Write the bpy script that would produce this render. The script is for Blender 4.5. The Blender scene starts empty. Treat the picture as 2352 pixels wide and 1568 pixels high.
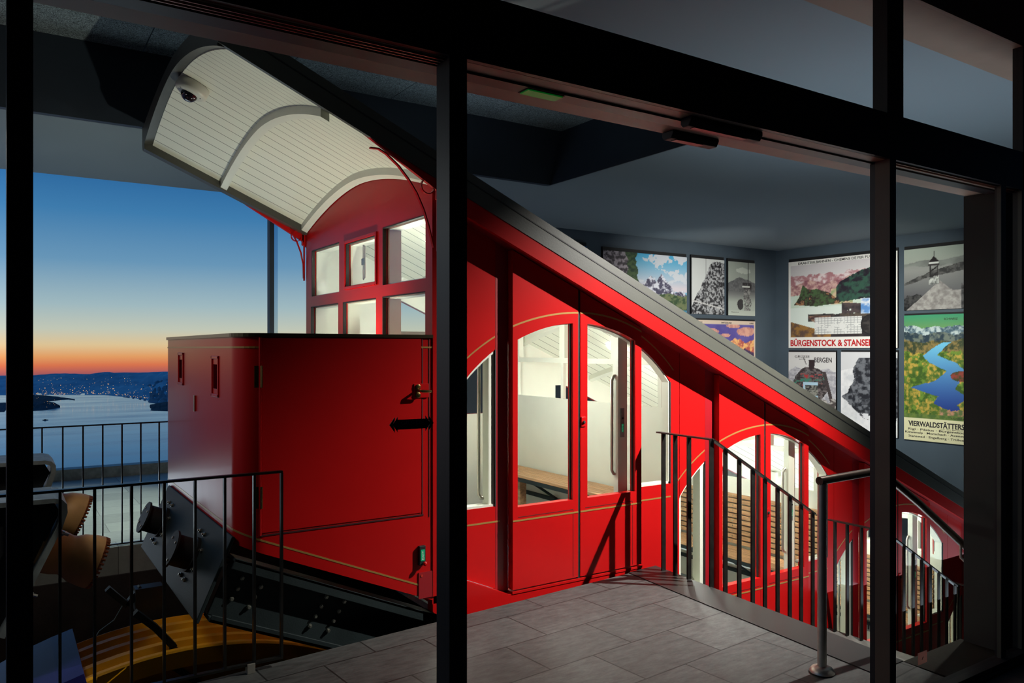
import bpy, math, random
import numpy as np
from mathutils import Vector

random.seed(7)
SC = bpy.context.scene
COL = SC.collection

# ------------------------------------------------------------------ camera, world, lights
FPX, CX, CY, ZC = 1790.0, 1176.0, 800.0, 1.65
cam_d = bpy.data.cameras.new('camera')
cam_d.sensor_fit = 'HORIZONTAL'; cam_d.sensor_width = 36.0
cam_d.lens = 36.0 * FPX / 2352.0
cam_d.shift_x = 0.0
cam_d.shift_y = (CY - 784.0) / 2352.0
cam_d.clip_start = 0.05; cam_d.clip_end = 60000.0
cam = bpy.data.objects.new('camera', cam_d); COL.objects.link(cam)
_n = math.hypot(3900 - CX, FPX)
CA, SA = (3900 - CX) / _n, FPX / _n            # world X axis seen in (right, forward)
cam.location = (0, 0, ZC)
cam.rotation_euler = (math.radians(90), 0, -math.atan2(SA, CA))
SC.camera = cam

SC.view_settings.view_transform = 'Standard'
SC.view_settings.look = 'None'
SC.view_settings.gamma = 1.0
SC.view_settings.use_curve_mapping = False
SC.view_settings.exposure = 0.0

def lin(r, g=None, b=None):
    if g is None: r, g, b = r
    f = lambda c: (c / 255.0 / 12.92) if c / 255.0 <= 0.04045 else ((c / 255.0 + 0.055) / 1.055) ** 2.4
    return (f(r), f(g), f(b))

world = bpy.data.worlds.new('world'); SC.world = world
world.use_nodes = True
nt = world.node_tree; nt.nodes.clear()
wo = nt.nodes.new('ShaderNodeOutputWorld'); bg = nt.nodes.new('ShaderNodeBackground')
tc = nt.nodes.new('ShaderNodeTexCoord'); sep = nt.nodes.new('ShaderNodeSeparateXYZ')
nt.links.new(tc.outputs['Generated'], sep.inputs[0])
mr = nt.nodes.new('ShaderNodeMapRange')
mr.inputs['From Min'].default_value = -0.05; mr.inputs['From Max'].default_value = 0.45
nt.links.new(sep.outputs['Z'], mr.inputs['Value'])
rp = nt.nodes.new('ShaderNodeValToRGB')
nt.links.new(mr.outputs[0], rp.inputs[0])
def _pos(z): return (z + 0.05) / 0.5
stops = [(-0.05, (70, 70, 100)), (-0.033, (120, 88, 110)), (-0.027, (185, 98, 98)), (-0.019, (232, 122, 84)), (-0.009, (243, 168, 108)),
         (0.004, (238, 208, 160)), (0.022, (208, 212, 196)), (0.05, (172, 197, 206)), (0.10, (112, 160, 198)),
         (0.155, (68, 132, 186)), (0.20, (46, 108, 168)), (0.27, (42, 100, 162)), (0.43, (50, 100, 158))]
el = rp.color_ramp.elements
while len(el) > 1: el.remove(el[-1])
el[0].position = _pos(stops[0][0]); el[0].color = (*lin(stops[0][1]), 1)
for z, c in stops[1:]:
    e = el.new(_pos(z)); e.color = (*lin(c), 1)
# the afterglow stands over the lake; the sky behind the building is already night
dv = nt.nodes.new('ShaderNodeVectorMath'); dv.operation = 'DOT_PRODUCT'
dv.inputs[1].default_value = (-0.12, 0.99, 0.0)
nt.links.new(tc.outputs['Generated'], dv.inputs[0])
m2 = nt.nodes.new('ShaderNodeMapRange'); m2.interpolation_type = 'SMOOTHSTEP'
m2.inputs['From Min'].default_value = -0.45; m2.inputs['From Max'].default_value = 0.35
m2.inputs['To Min'].default_value = 0.012; m2.inputs['To Max'].default_value = 1.0
nt.links.new(dv.outputs['Value'], m2.inputs['Value'])
nt.links.new(rp.outputs[0], bg.inputs['Color'])
nt.links.new(m2.outputs[0], bg.inputs['Strength'])
nt.links.new(bg.outputs[0], wo.inputs[0])

def light(name, kind, loc, energy, color=(1, 1, 1), target=None, size=0.1, spot=60, blend=0.3, sy=None, spread=None):
    d = bpy.data.lights.new(name, kind); d.energy = energy; d.color = color
    if kind == 'AREA':
        d.size = size
        if sy: d.shape = 'RECTANGLE'; d.size_y = sy
        if spread: d.spread = math.radians(spread)
    else: d.shadow_soft_size = size
    if kind == 'SPOT': d.spot_size = math.radians(spot); d.spot_blend = blend
    o = bpy.data.objects.new(name, d); COL.objects.link(o); o.location = loc
    if target is not None:
        o.rotation_euler = (Vector(target) - Vector(loc)).to_track_quat('-Z', 'Y').to_euler()
    return o

WARM = (1.0, 0.90, 0.76); NEUT = (1.0, 0.97, 0.90); COOL = (0.72, 0.86, 1.0)
light('stair_spotlight', 'SPOT', (5.5, 2.5, 3.35), 1600, NEUT, (4.4, 4.3, 0.85), 0.02, 86, 0.85)
light('canopy_uplight', 'SPOT', (1.98, 5.3, 1.25), 92, (1.0, 0.98, 0.82), (1.3, 5.5, 3.3), 0.03, 125, 0.5)
light('terrace_spotlight', 'SPOT', (1.4, 9.0, 3.4), 520, (0.9, 1.0, 0.86), (0.6, 9.6, -0.2), 0.1, 62, 0.6)
light('poster_spotlight_right', 'SPOT', (7.6, 5.2, 2.8), 1450, NEUT, (12.3, 7.6, 1.45), 0.05, 58, 1.0)
light('poster_spotlight_back', 'SPOT', (9.3, 5.6, 2.6), 620, NEUT, (9.9, 9.6, 1.9), 0.05, 66, 1.0)
light('ceiling_fill_hall', 'AREA', (8.6, 6.0, -0.6), 84, COOL, (8.6, 6.0, 3.5), 4.5, sy=5.0)  # added upward area light inside the car, evens out the hall ceiling
light('ceiling_fill_landing', 'AREA', (5.6, 3.1, 0.1), 20, COOL, (5.6, 3.1, 3.5), 2.6, sy=1.0, spread=90)  # added upward area light, brightens the ceiling near the landing
light('ceiling_fill_terrace', 'AREA', (0.2, 9.3, 0.0), 30, COOL, (0.2, 8.6, 3.5), 3.0, sy=1.6)  # added upward area light, brightens the ceiling on the terrace side
light('recess_wash', 'AREA', (3.6, 6.0, 3.45), 1.5, COOL, (3.6, 6.0, 4.1), 1.0)
light('pit_light', 'AREA', (-0.6, 4.6, 2.6), 12, NEUT, (0.6, 5.2, 0.0), 0.6)

# ------------------------------------------------------------------ materials
MATS = {}
def mat(name, col, rough=0.5, metal=0.0, coat=0.0, bump=0.0, bscale=40.0, var=0.0, vscale=6.0, emit=None, estr=0.0, spec=0.5, stretch=None):
    m = bpy.data.materials.new(name); m.use_nodes = True
    t = m.node_tree; p = t.nodes['Principled BSDF']
    p.inputs['Base Color'].default_value = (*col, 1)
    p.inputs['Roughness'].default_value = rough; p.inputs['Metallic'].default_value = metal
    p.inputs['Specular IOR Level'].default_value = spec
    p.inputs['Coat Weight'].default_value = coat; p.inputs['Coat Roughness'].default_value = 0.06
    if emit:
        p.inputs['Emission Color'].default_value = (*emit, 1); p.inputs['Emission Strength'].default_value = estr
    if bump or var:
        g = t.nodes.new('ShaderNodeNewGeometry')
        src = g.outputs['Position']
        if stretch:
            mp = t.nodes.new('ShaderNodeMapping'); mp.inputs['Scale'].default_value = stretch
            t.links.new(src, mp.inputs['Vector']); src = mp.outputs[0]
    if var:
        n = t.nodes.new('ShaderNodeTexNoise'); n.inputs['Scale'].default_value = vscale; n.inputs['Detail'].default_value = 5
        t.links.new(src, n.inputs['Vector'])
        mx = t.nodes.new('ShaderNodeMix'); mx.data_type = 'RGBA'
        mx.inputs['A'].default_value = (*[c * (1 - var) for c in col], 1)
        mx.inputs['B'].default_value = (*[min(1, c * (1 + var)) for c in col], 1)
        mm = t.nodes.new('ShaderNodeMapRange'); mm.inputs['From Min'].default_value = 0.35; mm.inputs['From Max'].default_value = 0.65
        t.links.new(n.outputs['Fac'], mm.inputs['Value']); t.links.new(mm.outputs[0], mx.inputs['Factor'])
        t.links.new(mx.outputs['Result'], p.inputs['Base Color'])
    if bump:
        n = t.nodes.new('ShaderNodeTexNoise'); n.inputs['Scale'].default_value = bscale; n.inputs['Detail'].default_value = 4
        t.links.new(src, n.inputs['Vector'])
        b = t.nodes.new('ShaderNodeBump'); b.inputs['Strength'].default_value = bump; b.inputs['Distance'].default_value = 0.01
        t.links.new(n.outputs['Fac'], b.inputs['Height']); t.links.new(b.outputs[0], p.inputs['Normal'])
    MATS[name] = m
    return m

RED = mat('red_paint', (0.47, 0.0065, 0.007), 0.30, coat=0.06, var=0.03, vscale=3, spec=0.18)
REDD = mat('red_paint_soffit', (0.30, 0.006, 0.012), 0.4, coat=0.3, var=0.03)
CREAM = mat('cream_paint', (0.68, 0.69, 0.60), 0.42, coat=0.15, var=0.02)
GOLD = mat('gold_line', (0.42, 0.24, 0.07), 0.35, metal=0.3, var=0.03)
BRASS = mat('brass', (0.55, 0.42, 0.16), 0.22, metal=1.0, var=0.03)
RUB = mat('black_rubber', (0.012, 0.012, 0.012), 0.6, var=0.05)
ROOFM = mat('roof_grey_paint', (0.056, 0.057, 0.048), 0.4, coat=0.05, bump=0.05, bscale=90, var=0.05)
STEEL = mat('stainless_steel', (0.55, 0.52, 0.46), 0.42, metal=0.85, var=0.05, vscale=20)
BLK = mat('dark_railing_steel', (0.030, 0.028, 0.026), 0.32, metal=0.6, var=0.25, vscale=14, bump=0.05)
FRAME = mat('dark_bronze_aluminium', (0.012, 0.010, 0.012), 0.45, var=0.1)
FRAMEB = mat('bronze_lit', (0.28, 0.19, 0.14), 0.5, var=0.06)  # lighter copy of the frame bronze, warm light on undersides in the colour
FRAMET = mat('frame_side_lit', (0.11, 0.08, 0.05), 0.5, var=0.06)
CHAS = mat('chassis_grey_paint', (0.016, 0.024, 0.026), 0.55, spec=0.25, bump=0.08, bscale=120, var=0.12)
CHASD = mat('chassis_dark', (0.018, 0.019, 0.020), 0.5, bump=0.1, bscale=100, var=0.15)
BOLT = mat('zinc_bolt', (0.42, 0.42, 0.36), 0.35, metal=0.9, var=0.05)
GALV = mat('galvanised_steel', (0.26, 0.29, 0.28), 0.5, metal=0.3, var=0.2, vscale=12)
BUFF = mat('ochre_polyurethane', (0.70, 0.38, 0.14), 0.5, var=0.12, vscale=7)
YEL = mat('yellow_sheave_paint', (0.80, 0.36, 0.010), 0.45, spec=0.2, var=0.12, vscale=5)
BLUE = mat('blue_guard_paint', (0.022, 0.022, 0.16), 0.45, var=0.12)
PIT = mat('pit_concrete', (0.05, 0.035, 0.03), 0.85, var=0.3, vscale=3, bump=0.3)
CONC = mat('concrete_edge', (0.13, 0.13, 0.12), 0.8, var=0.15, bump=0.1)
DARKW = mat('dark_jamb_panel', (0.022, 0.027, 0.022), 0.6, var=0.12, vscale=4)
SLATE = mat('slate_blue_wall', (0.062, 0.090, 0.118), 0.6, var=0.06, vscale=2)
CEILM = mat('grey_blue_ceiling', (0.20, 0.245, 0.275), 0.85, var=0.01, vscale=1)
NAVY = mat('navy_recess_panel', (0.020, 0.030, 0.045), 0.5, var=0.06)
FLOORC = mat('car_floor_rubber', (0.17, 0.22, 0.27), 0.5, var=0.15, vscale=30)
BLACKM = mat('black_matt', (0.006, 0.006, 0.007), 0.6, var=0.05)
LAMP = mat('lamp_diffuser', (0.9, 0.9, 0.85), 0.4, emit=(1, 0.97, 0.88), estr=9, var=0.01)
GREENE = mat('exit_sign_green', (0.0, 0.22, 0.10), 0.5, emit=(0.0, 0.35, 0.15), estr=0.35, var=0.02)
GREENL = mat('green_reflection_glow', (0.0, 0.06, 0.01), 0.4, emit=(0.0, 0.09, 0.008), estr=0.5, var=0.02)
WHITEL = mat('white_lettering', (0.8, 0.8, 0.78), 0.5, var=0.01)
PLASTW = mat('white_camera_plastic', (0.52, 0.52, 0.47), 0.4, var=0.02)
TAUPE = mat('taupe_cabinet', (0.20, 0.19, 0.17), 0.3, coat=0.4, var=0.04)
OLIVE = mat('olive_chevron', (0.10, 0.07, 0.004), 0.5, var=0.05)
TRIMB = mat('dark_brass_trim', (0.10, 0.08, 0.045), 0.3, metal=0.8, var=0.08)
SENSR = mat('sensor_red_lens', (0.012, 0.002, 0.003), 0.3, var=0.1)
PLATE = mat('dark_kerb_metal', (0.016, 0.016, 0.016), 0.45, var=0.05, vscale=8)
THRESH = mat('threshold_brown_stone', (0.009, 0.008, 0.005), 0.75, spec=0.2, var=0.25, vscale=45)  # darkened stone: the light missing on this strip is in the colour
OUTG = mat('outside_paving', (0.03, 0.03, 0.032), 0.8, var=0.2, vscale=20)
PAPERW = mat('paper_white', (0.5, 0.48, 0.46), 0.7, var=0.02)

def wood():
    m = mat('larch_slats', (0.42, 0.24, 0.12), 0.5, var=0.28, vscale=5, stretch=(14, 0.8, 14)); return m
WOOD = wood()

def glass(name, tint=(0.92, 0.95, 0.93), refl=0.06):
    m = bpy.data.materials.new(name); m.use_nodes = True; t = m.node_tree; t.nodes.clear()
    o = t.nodes.new('ShaderNodeOutputMaterial'); tr = t.nodes.new('ShaderNodeBsdfTransparent'); tr.inputs[0].default_value = (*tint, 1)
    gl = t.nodes.new('ShaderNodeBsdfGlossy'); gl.inputs['Roughness'].default_value = 0.02; gl.inputs['Color'].default_value = (1, 1, 1, 1)
    fr = t.nodes.new('ShaderNodeFresnel'); fr.inputs['IOR'].default_value = 1.35
    mx = t.nodes.new('ShaderNodeMixShader')
    sc = t.nodes.new('ShaderNodeMath'); sc.operation = 'MULTIPLY'; sc.inputs[1].default_value = refl * 10
    t.links.new(fr.outputs[0], sc.inputs[0]); t.links.new(sc.outputs[0], mx.inputs[0])
    t.links.new(tr.outputs[0], mx.inputs[1]); t.links.new(gl.outputs[0], mx.inputs[2]); t.links.new(mx.outputs[0], o.inputs[0])
    MATS[name] = m; return m
GLASS = glass('car_window_glass', (0.94, 0.96, 0.93), 0.018)
GLASSF = glass('facade_glass', (0.84, 0.86, 0.84), 0.012)

def banded(name, col, dark, axis, pitch, off, line, rough=0.45, alongvar=0.03):
    """boards: thin dark grooves at a fixed pitch along one world axis"""
    m = mat(name, col, rough, coat=0.1)
    t = m.node_tree; p = t.nodes['Principled BSDF']
    g = t.nodes.new('ShaderNodeNewGeometry'); s = t.nodes.new('ShaderNodeSeparateXYZ'); t.links.new(g.outputs['Position'], s.inputs[0])
    a = t.nodes.new('ShaderNodeMath'); a.operation = 'SUBTRACT'; a.inputs[1].default_value = off; t.links.new(s.outputs[axis], a.inputs[0])
    d = t.nodes.new('ShaderNodeMath'); d.operation = 'DIVIDE'; d.inputs[1].default_value = pitch; t.links.new(a.outputs[0], d.inputs[0])
    f = t.nodes.new('ShaderNodeMath'); f.operation = 'FRACT'; t.links.new(d.outputs[0], f.inputs[0])
    l = t.nodes.new('ShaderNodeMath'); l.operation = 'LESS_THAN'; l.inputs[1].default_value = line / pitch; t.links.new(f.outputs[0], l.inputs[0])
    mx = t.nodes.new('ShaderNodeMix'); mx.data_type = 'RGBA'
    mx.inputs['A'].default_value = (*col, 1); mx.inputs['B'].default_value = (*dark, 1)
    t.links.new(l.outputs[0], mx.inputs['Factor']); t.links.new(mx.outputs['Result'], p.inputs['Base Color'])
    return m
BOARDS = banded('cream_ceiling_boards', (0.72, 0.73, 0.62), (0.10, 0.10, 0.075), 'Y', 0.112, 0.02, 0.0065)

def tile_mat(name, base, joint, sx, sy, rot, ox, oy, jw=0.004, var=0.3, rough=0.55):
    m = mat(name, base, rough); t = m.node_tree; p = t.nodes['Principled BSDF']
    g = t.nodes.new('ShaderNodeNewGeometry'); mp = t.nodes.new('ShaderNodeMapping')
    mp.inputs['Location'].default_value = (ox, oy, 0); mp.inputs['Rotation'].default_value = (0, 0, rot)
    t.links.new(g.outputs['Position'], mp.inputs['Vector'])
    br = t.nodes.new('ShaderNodeTexBrick'); br.offset = 0.5; br.inputs['Scale'].default_value = 1.0
    br.inputs['Brick Width'].default_value = sx; br.inputs['Row Height'].default_value = sy
    br.inputs['Mortar Size'].default_value = jw; br.inputs['Mortar Smooth'].default_value = 0.1; br.inputs['Bias'].default_value = 0.0
    br.inputs['Color1'].default_value = (*[c * 0.85 for c in base], 1); br.inputs['Color2'].default_value = (*[c * 1.15 for c in base], 1)
    br.inputs['Mortar'].default_value = (*joint, 1); t.links.new(mp.outputs[0], br.inputs['Vector'])
    n = t.nodes.new('ShaderNodeTexNoise'); n.inputs['Scale'].default_value = 9; n.inputs['Detail'].default_value = 8; n.inputs['Roughness'].default_value = 0.75
    mp2 = t.nodes.new('ShaderNodeMapping'); mp2.inputs['Scale'].default_value = (1.0, 3.0, 1); t.links.new(g.outputs['Position'], mp2.inputs['Vector'])
    t.links.new(mp2.outputs[0], n.inputs['Vector'])
    mm = t.nodes.new('ShaderNodeMapRange'); mm.inputs['From Min'].default_value = 0.3; mm.inputs['From Max'].default_value = 0.7
    mm.inputs['To Min'].default_value = 1 - var; mm.inputs['To Max'].default_value = 1 + var; t.links.new(n.outputs['Fac'], mm.inputs['Value'])
    mu = t.nodes.new('ShaderNodeVectorMath'); mu.operation = 'SCALE'
    t.links.new(br.outputs['Color'], mu.inputs[0]); t.links.new(mm.outputs[0], mu.inputs['Scale'])
    t.links.new(mu.outputs[0], p.inputs['Base Color'])
    b = t.nodes.new('ShaderNodeBump'); b.inputs['Strength'].default_value = 0.15; b.inputs['Distance'].default_value = 0.004
    t.links.new(n.outputs['Fac'], b.inputs['Height']); t.links.new(b.outputs[0], p.inputs['Normal'])
    return m
ROT = math.radians(4.6)
TILES = tile_mat('dark_stone_tiles', (0.056, 0.057, 0.056), (0.010, 0.010, 0.010), 0.60, 0.38, -ROT, 0.08, 0.0, jw=0.005, var=0.55)
TERR = tile_mat('pale_terrace_tiles', (0.36, 0.37, 0.33), (0.18, 0.18, 0.16), 0.9, 0.45, 0.0, 0, 0, var=0.12)

def wool():
    m = mat('wood_wool_ceiling_board', (0.10, 0.13, 0.15), 0.9); t = m.node_tree; p = t.nodes['Principled BSDF']
    g = t.nodes.new('ShaderNodeNewGeometry'); n = t.nodes.new('ShaderNodeTexNoise'); n.inputs['Scale'].default_value = 60; n.inputs['Detail'].default_value = 3; n.inputs['Distortion'].default_value = 3
    t.links.new(g.outputs['Position'], n.inputs['Vector'])
    r = t.nodes.new('ShaderNodeValToRGB'); r.color_ramp.elements[0].position = 0.42; r.color_ramp.elements[0].color = (0.02, 0.028, 0.034, 1)
    r.color_ramp.elements[1].position = 0.58; r.color_ramp.elements[1].color = (0.30, 0.37, 0.40, 1)
    t.links.new(n.outputs['Fac'], r.inputs[0]); t.links.new(r.outputs[0], p.inputs['Base Color']); return m
WOOL = wool()

def water():
    m = mat('lake_water', (0.20, 0.36, 0.50), 0.14, spec=0.6); t = m.node_tree; p = t.nodes['Principled BSDF']
    g = t.nodes.new('ShaderNodeNewGeometry'); mp = t.nodes.new('ShaderNodeMapping'); mp.inputs['Scale'].default_value = (0.0011, 0.0045, 0.01)
    mp.inputs['Rotation'].default_value = (0, 0, 0.45)
    t.links.new(g.outputs['Position'], mp.inputs['Vector'])
    n = t.nodes.new('ShaderNodeTexNoise'); n.inputs['Scale'].default_value = 1.0; n.inputs['Detail'].default_value = 7; t.links.new(mp.outputs[0], n.inputs['Vector'])
    mm = t.nodes.new('ShaderNodeMapRange'); mm.inputs['From Min'].default_value = 0.35; mm.inputs['From Max'].default_value = 0.68
    mm.inputs['To Min'].default_value = 0.08; mm.inputs['To Max'].default_value = 0.19; t.links.new(n.outputs['Fac'], mm.inputs['Value'])
    t.links.new(mm.outputs[0], p.inputs['Roughness'])
    n2 = t.nodes.new('ShaderNodeTexNoise'); n2.inputs['Scale'].default_value = 0.05; n2.inputs['Detail'].default_value = 3; t.links.new(g.outputs['Position'], n2.inputs['Vector'])
    b = t.nodes.new('ShaderNodeBump'); b.inputs['Strength'].default_value = 0.06; b.inputs['Distance'].default_value = 2.0
    t.links.new(n2.outputs['Fac'], b.inputs['Height']); t.links.new(b.outputs[0], p.inputs['Normal'])
    return m
WATER = water()
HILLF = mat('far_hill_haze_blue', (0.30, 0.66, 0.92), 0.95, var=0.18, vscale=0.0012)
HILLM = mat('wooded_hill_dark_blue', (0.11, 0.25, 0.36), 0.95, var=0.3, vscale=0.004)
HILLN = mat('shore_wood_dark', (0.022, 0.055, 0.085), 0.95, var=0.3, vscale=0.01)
TOWN = mat('town_lamp_glow', (0.8, 0.5, 0.2), 0.5, emit=(1.0, 0.55, 0.22), estr=1.4, var=0.02, vscale=0.01)

# ------------------------------------------------------------------ building helpers
WPOS = {}
class MB:
    def __init__(s): s.v = []; s.f = []
    def add(s, vs, fs):
        b = len(s.v); s.v += [tuple(map(float, p)) for p in vs]; s.f += [tuple(b + i for i in f) for f in fs]; return s
    def box(s, x0, x1, y0, y1, z0, z1):
        return s.add([(x0, y0, z0), (x1, y0, z0), (x1, y1, z0), (x0, y1, z0), (x0, y0, z1), (x1, y0, z1), (x1, y1, z1), (x0, y1, z1)],
                     [(0, 3, 2, 1), (4, 5, 6, 7), (0, 1, 5, 4), (1, 2, 6, 5), (2, 3, 7, 6), (3, 0, 4, 7)])
    def hexa(s, a, b):          # two quads (lists of four points), joined
        return s.add(list(a) + list(b), [(0, 3, 2, 1), (4, 5, 6, 7), (0, 1, 5, 4), (1, 2, 6, 5), (2, 3, 7, 6), (3, 0, 4, 7)])
    def prism(s, poly, axis, a, b):   # poly of 2-D points extruded along axis
        def P(p, t):
            return {'X': (t, p[0], p[1]), 'Y': (p[0], t, p[1]), 'Z': (p[0], p[1], t)}[axis]
        n = len(poly)
        return s.add([P(p, a) for p in poly] + [P(p, b) for p in poly],
                     [tuple(range(n))[::-1], tuple(range(n, 2 * n))] + [(i, (i + 1) % n, n + (i + 1) % n, n + i) for i in range(n)])
    def strip(s, ts, lo, hi, axis, a, b):
        """wall piece: for every t in ts it reaches from lo(t) to hi(t); thickness a..b along axis ('Y': t is X, 'X': t is Y)"""
        ts = list(ts)
        for t0, t1 in zip(ts[:-1], ts[1:]):
            l0, h0, l1, h1 = lo(t0), hi(t0), lo(t1), hi(t1)
            if h0 - l0 < 1e-4 and h1 - l1 < 1e-4: continue
            h0 = max(h0, l0); h1 = max(h1, l1)
            if axis == 'Y':
                s.hexa([(t0, a, l0), (t1, a, l1), (t1, b, l1), (t0, b, l0)], [(t0, a, h0), (t1, a, h1), (t1, b, h1), (t0, b, h0)])
            else:
                s.hexa([(a, t0, l0), (b, t0, l0), (b, t1, l1), (a, t1, l1)], [(a, t0, h0), (b, t0, h0), (b, t1, h1), (a, t1, h1)])
        return s
    def tube(s, path, r, n=12, cap=True):
        path = [Vector(p) for p in path]; rings = []; up = None
        for i, p in enumerate(path):
            if i == 0: d = path[1] - p
            elif i == len(path) - 1: d = p - path[-2]
            else: d = (path[i + 1] - p).normalized() + (p - path[i - 1]).normalized()
            d.normalize()
            if up is None: up = Vector((0, 0, 1)) if abs(d.z) < 0.9 else Vector((1, 0, 0))
            sx = d.cross(up).normalized(); up = sx.cross(d).normalized()
            rr = r[i] if isinstance(r, (list, tuple)) else r
            rings.append([p + sx * math.cos(2 * math.pi * k / n) * rr + up * math.sin(2 * math.pi * k / n) * rr for k in range(n)])
        vs = [q for R in rings for q in R]; fs = []
        for i in range(len(rings) - 1):
            for k in range(n):
                a = i * n + k; b = i * n + (k + 1) % n; fs.append((a, b, b + n, a + n))
        if cap: fs += [tuple(range(n))[::-1], tuple(range((len(rings) - 1) * n, len(rings) * n))]
        return s.add(vs, fs)
    def bar(s, p, q, w, h, side=(0, 1, 0)):   # rectangular bar p->q, width w along side, height h across
        p, q = Vector(p), Vector(q); d = (q - p).normalized(); sd = Vector(side); sd = (sd - d * sd.dot(d)).normalized(); u = d.cross(sd).normalized()
        c = [sd * w / 2 + u * h / 2, -sd * w / 2 + u * h / 2, -sd * w / 2 - u * h / 2, sd * w / 2 - u * h / 2]
        return s.hexa([p + k for k in c], [q + k for k in c])
    def lathe(s, prof, origin, axis, n=28):   # profile (radius, height along axis)
        ax = Vector(axis).normalized(); t = Vector((0, 0, 1)) if abs(ax.z) < 0.9 else Vector((1, 0, 0))
        u = ax.cross(t).normalized(); w = ax.cross(u).normalized(); o = Vector(origin); vs = []; fs = []
        for r, h in prof:
            for k in range(n):
                a = 2 * math.pi * k / n; vs.append(o + ax * h + u * math.cos(a) * r + w * math.sin(a) * r)
        for i in range(len(prof) - 1):
            for k in range(n):
                a = i * n + k; b = i * n + (k + 1) % n; fs.append((a, b, b + n, a + n))
        fs += [tuple(range(n))[::-1], tuple(range((len(prof) - 1) * n, len(prof) * n))]
        return s.add(vs, fs)
    def build(s, name, m, parent=None, smooth=False, bevel=0.0):
        a = np.array(s.v); c = (a.min(0) + a.max(0)) / 2
        me = bpy.data.meshes.new(name); me.from_pydata([tuple(p) for p in (a - c)], [], s.f)
        import bmesh
        bm = bmesh.new(); bm.from_mesh(me); bmesh.ops.recalc_face_normals(bm, faces=bm.faces); bm.to_mesh(me); bm.free()
        me.materials.append(m)
        o = bpy.data.objects.new(name, me); COL.objects.link(o)
        place(o, Vector(c), parent)
        if smooth:
            for p in me.polygons: p.use_smooth = True
            md = o.modifiers.new('edges', 'EDGE_SPLIT'); md.split_angle = math.radians(38)
        if bevel:
            md = o.modifiers.new('bevel', 'BEVEL'); md.width = bevel; md.segments = 2; md.limit_method = 'ANGLE'
        return o
def place(o, c, parent):
    WPOS[o.name] = Vector(c)
    if parent: o.parent = parent; o.location = Vector(c) - WPOS[parent.name]
    else: o.location = c
def thing(name, label, cat, loc, group=None):
    o = bpy.data.objects.new(name, None); COL.objects.link(o); o.empty_display_size = 0.1
    place(o, Vector(loc), None); tag(o, label, cat, group); return o
def tag(o, label, cat, group=None, kind=None):
    o['label'] = label; o['category'] = cat
    if group: o['group'] = group
    if kind: o['kind'] = kind
    return o
def struct(o, label=None, cat=None):
    o['kind'] = 'structure'
    if label: o['label'] = label; o['category'] = cat
    return o
def lab(o, l): o['label'] = l; return o
def rng(a, b, n): return [a + (b - a) * i / n for i in range(n + 1)]

def text(s, name, parent, m, origin, right, up, width, height, thick=0.002, bold=0.0, extrude=True):
    """lettering fitted into width x height with its lower-left corner at origin"""
    cu = bpy.data.curves.new(name, 'FONT'); cu.body = s; cu.size = 1.0; cu.offset = bold; cu.extrude = 0.01 if extrude else 0
    cu.resolution_u = 4
    tmp = bpy.data.objects.new(name + '_tmp', cu); COL.objects.link(tmp)
    me = bpy.data.meshes.new_from_object(tmp)
    COL.objects.unlink(tmp); bpy.data.objects.remove(tmp); bpy.data.curves.remove(cu)
    co = np.array([v.co[:] for v in me.vertices]); mn, mx = co.min(0), co.max(0)
    R, U = Vector(right).normalized(), Vector(up).normalized(); N = R.cross(U); O = Vector(origin)
    pts = []
    for c in co:
        a = (c[0] - mn[0]) / max(1e-6, mx[0] - mn[0]) * width; b = (c[1] - mn[1]) / max(1e-6, mx[1] - mn[1]) * height
        d = (c[2] - mn[2]) / max(1e-6, mx[2] - mn[2]) * thick
        pts.append(O + R * a + U * b + N * d)
    A = np.array([p[:] for p in pts]); c = (A.min(0) + A.max(0)) / 2
    for v, p in zip(me.vertices, A - c): v.co = p
    me.materials.clear(); me.materials.append(m); me.name = name
    o = bpy.data.objects.new(name, me); COL.objects.link(o); place(o, Vector(c), parent); return o

def ray(px, py, dist):          # a point of the far landscape, by bearing from the viewpoint and real distance
    k = (px - CX) / FPX; d = dist; r = k * d
    return (CA * r + SA * d, -SA * r + CA * d, ZC - (py - CY) * d / FPX)
def rayz(px, py, z):
    return ray(px, py, FPX * (ZC - z) / (py - CY))

# ------------------------------------------------------------------ landscape beyond the glass
LZ = ZC - 440.0
def terrain(name, m, base, ridge, rdist, label, cat, rows=10, rough=14, seed=1):
    rnd = np.random.RandomState(seed)
    mb = MB(); n = 90; xs = np.linspace(base[0][0], base[-1][0], n)
    by = np.interp(xs, [b[0] for b in base], [b[1] for b in base]); ry = np.interp(xs, [b[0] for b in ridge], [b[1] for b in ridge])
    V = []
    for i, x in enumerate(xs):
        B = Vector(rayz(x, by[i] + 0.4, LZ)); T = Vector(ray(x, ry[i] + rnd.uniform(-.35, .35), rdist(x)))
        for j in range(rows + 1):
            t = j / rows; p = B.lerp(T, t); p.z = B.z + (T.z - B.z) * t
            if 0 < j < rows: p.z += rnd.uniform(-1, 1) * rough * (0.4 + t)
            V.append(p)
        Bk = T.copy(); Bk.x *= 1.12; Bk.y *= 1.12; Bk.z = T.z - 300; V.append(Bk)
    F = []
    R = rows + 2
    for i in range(n - 1):
        for j in range(R - 1): a = i * R + j; F.append((a, a + R, a + R + 1, a + 1))
    mb.add(V, F); o = mb.build(name, m, smooth=False)
    return struct(o, label, cat)
lk = MB(); ring = [rayz(-500, 1500, LZ), rayz(2000, 1500, LZ), rayz(2000, 903, LZ), rayz(-500, 903, LZ)]
lk.add(ring, [(0, 1, 2, 3)]); struct(lk.build('lake', WATER), 'pale evening lake spreading below the far railing', 'lake')
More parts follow.
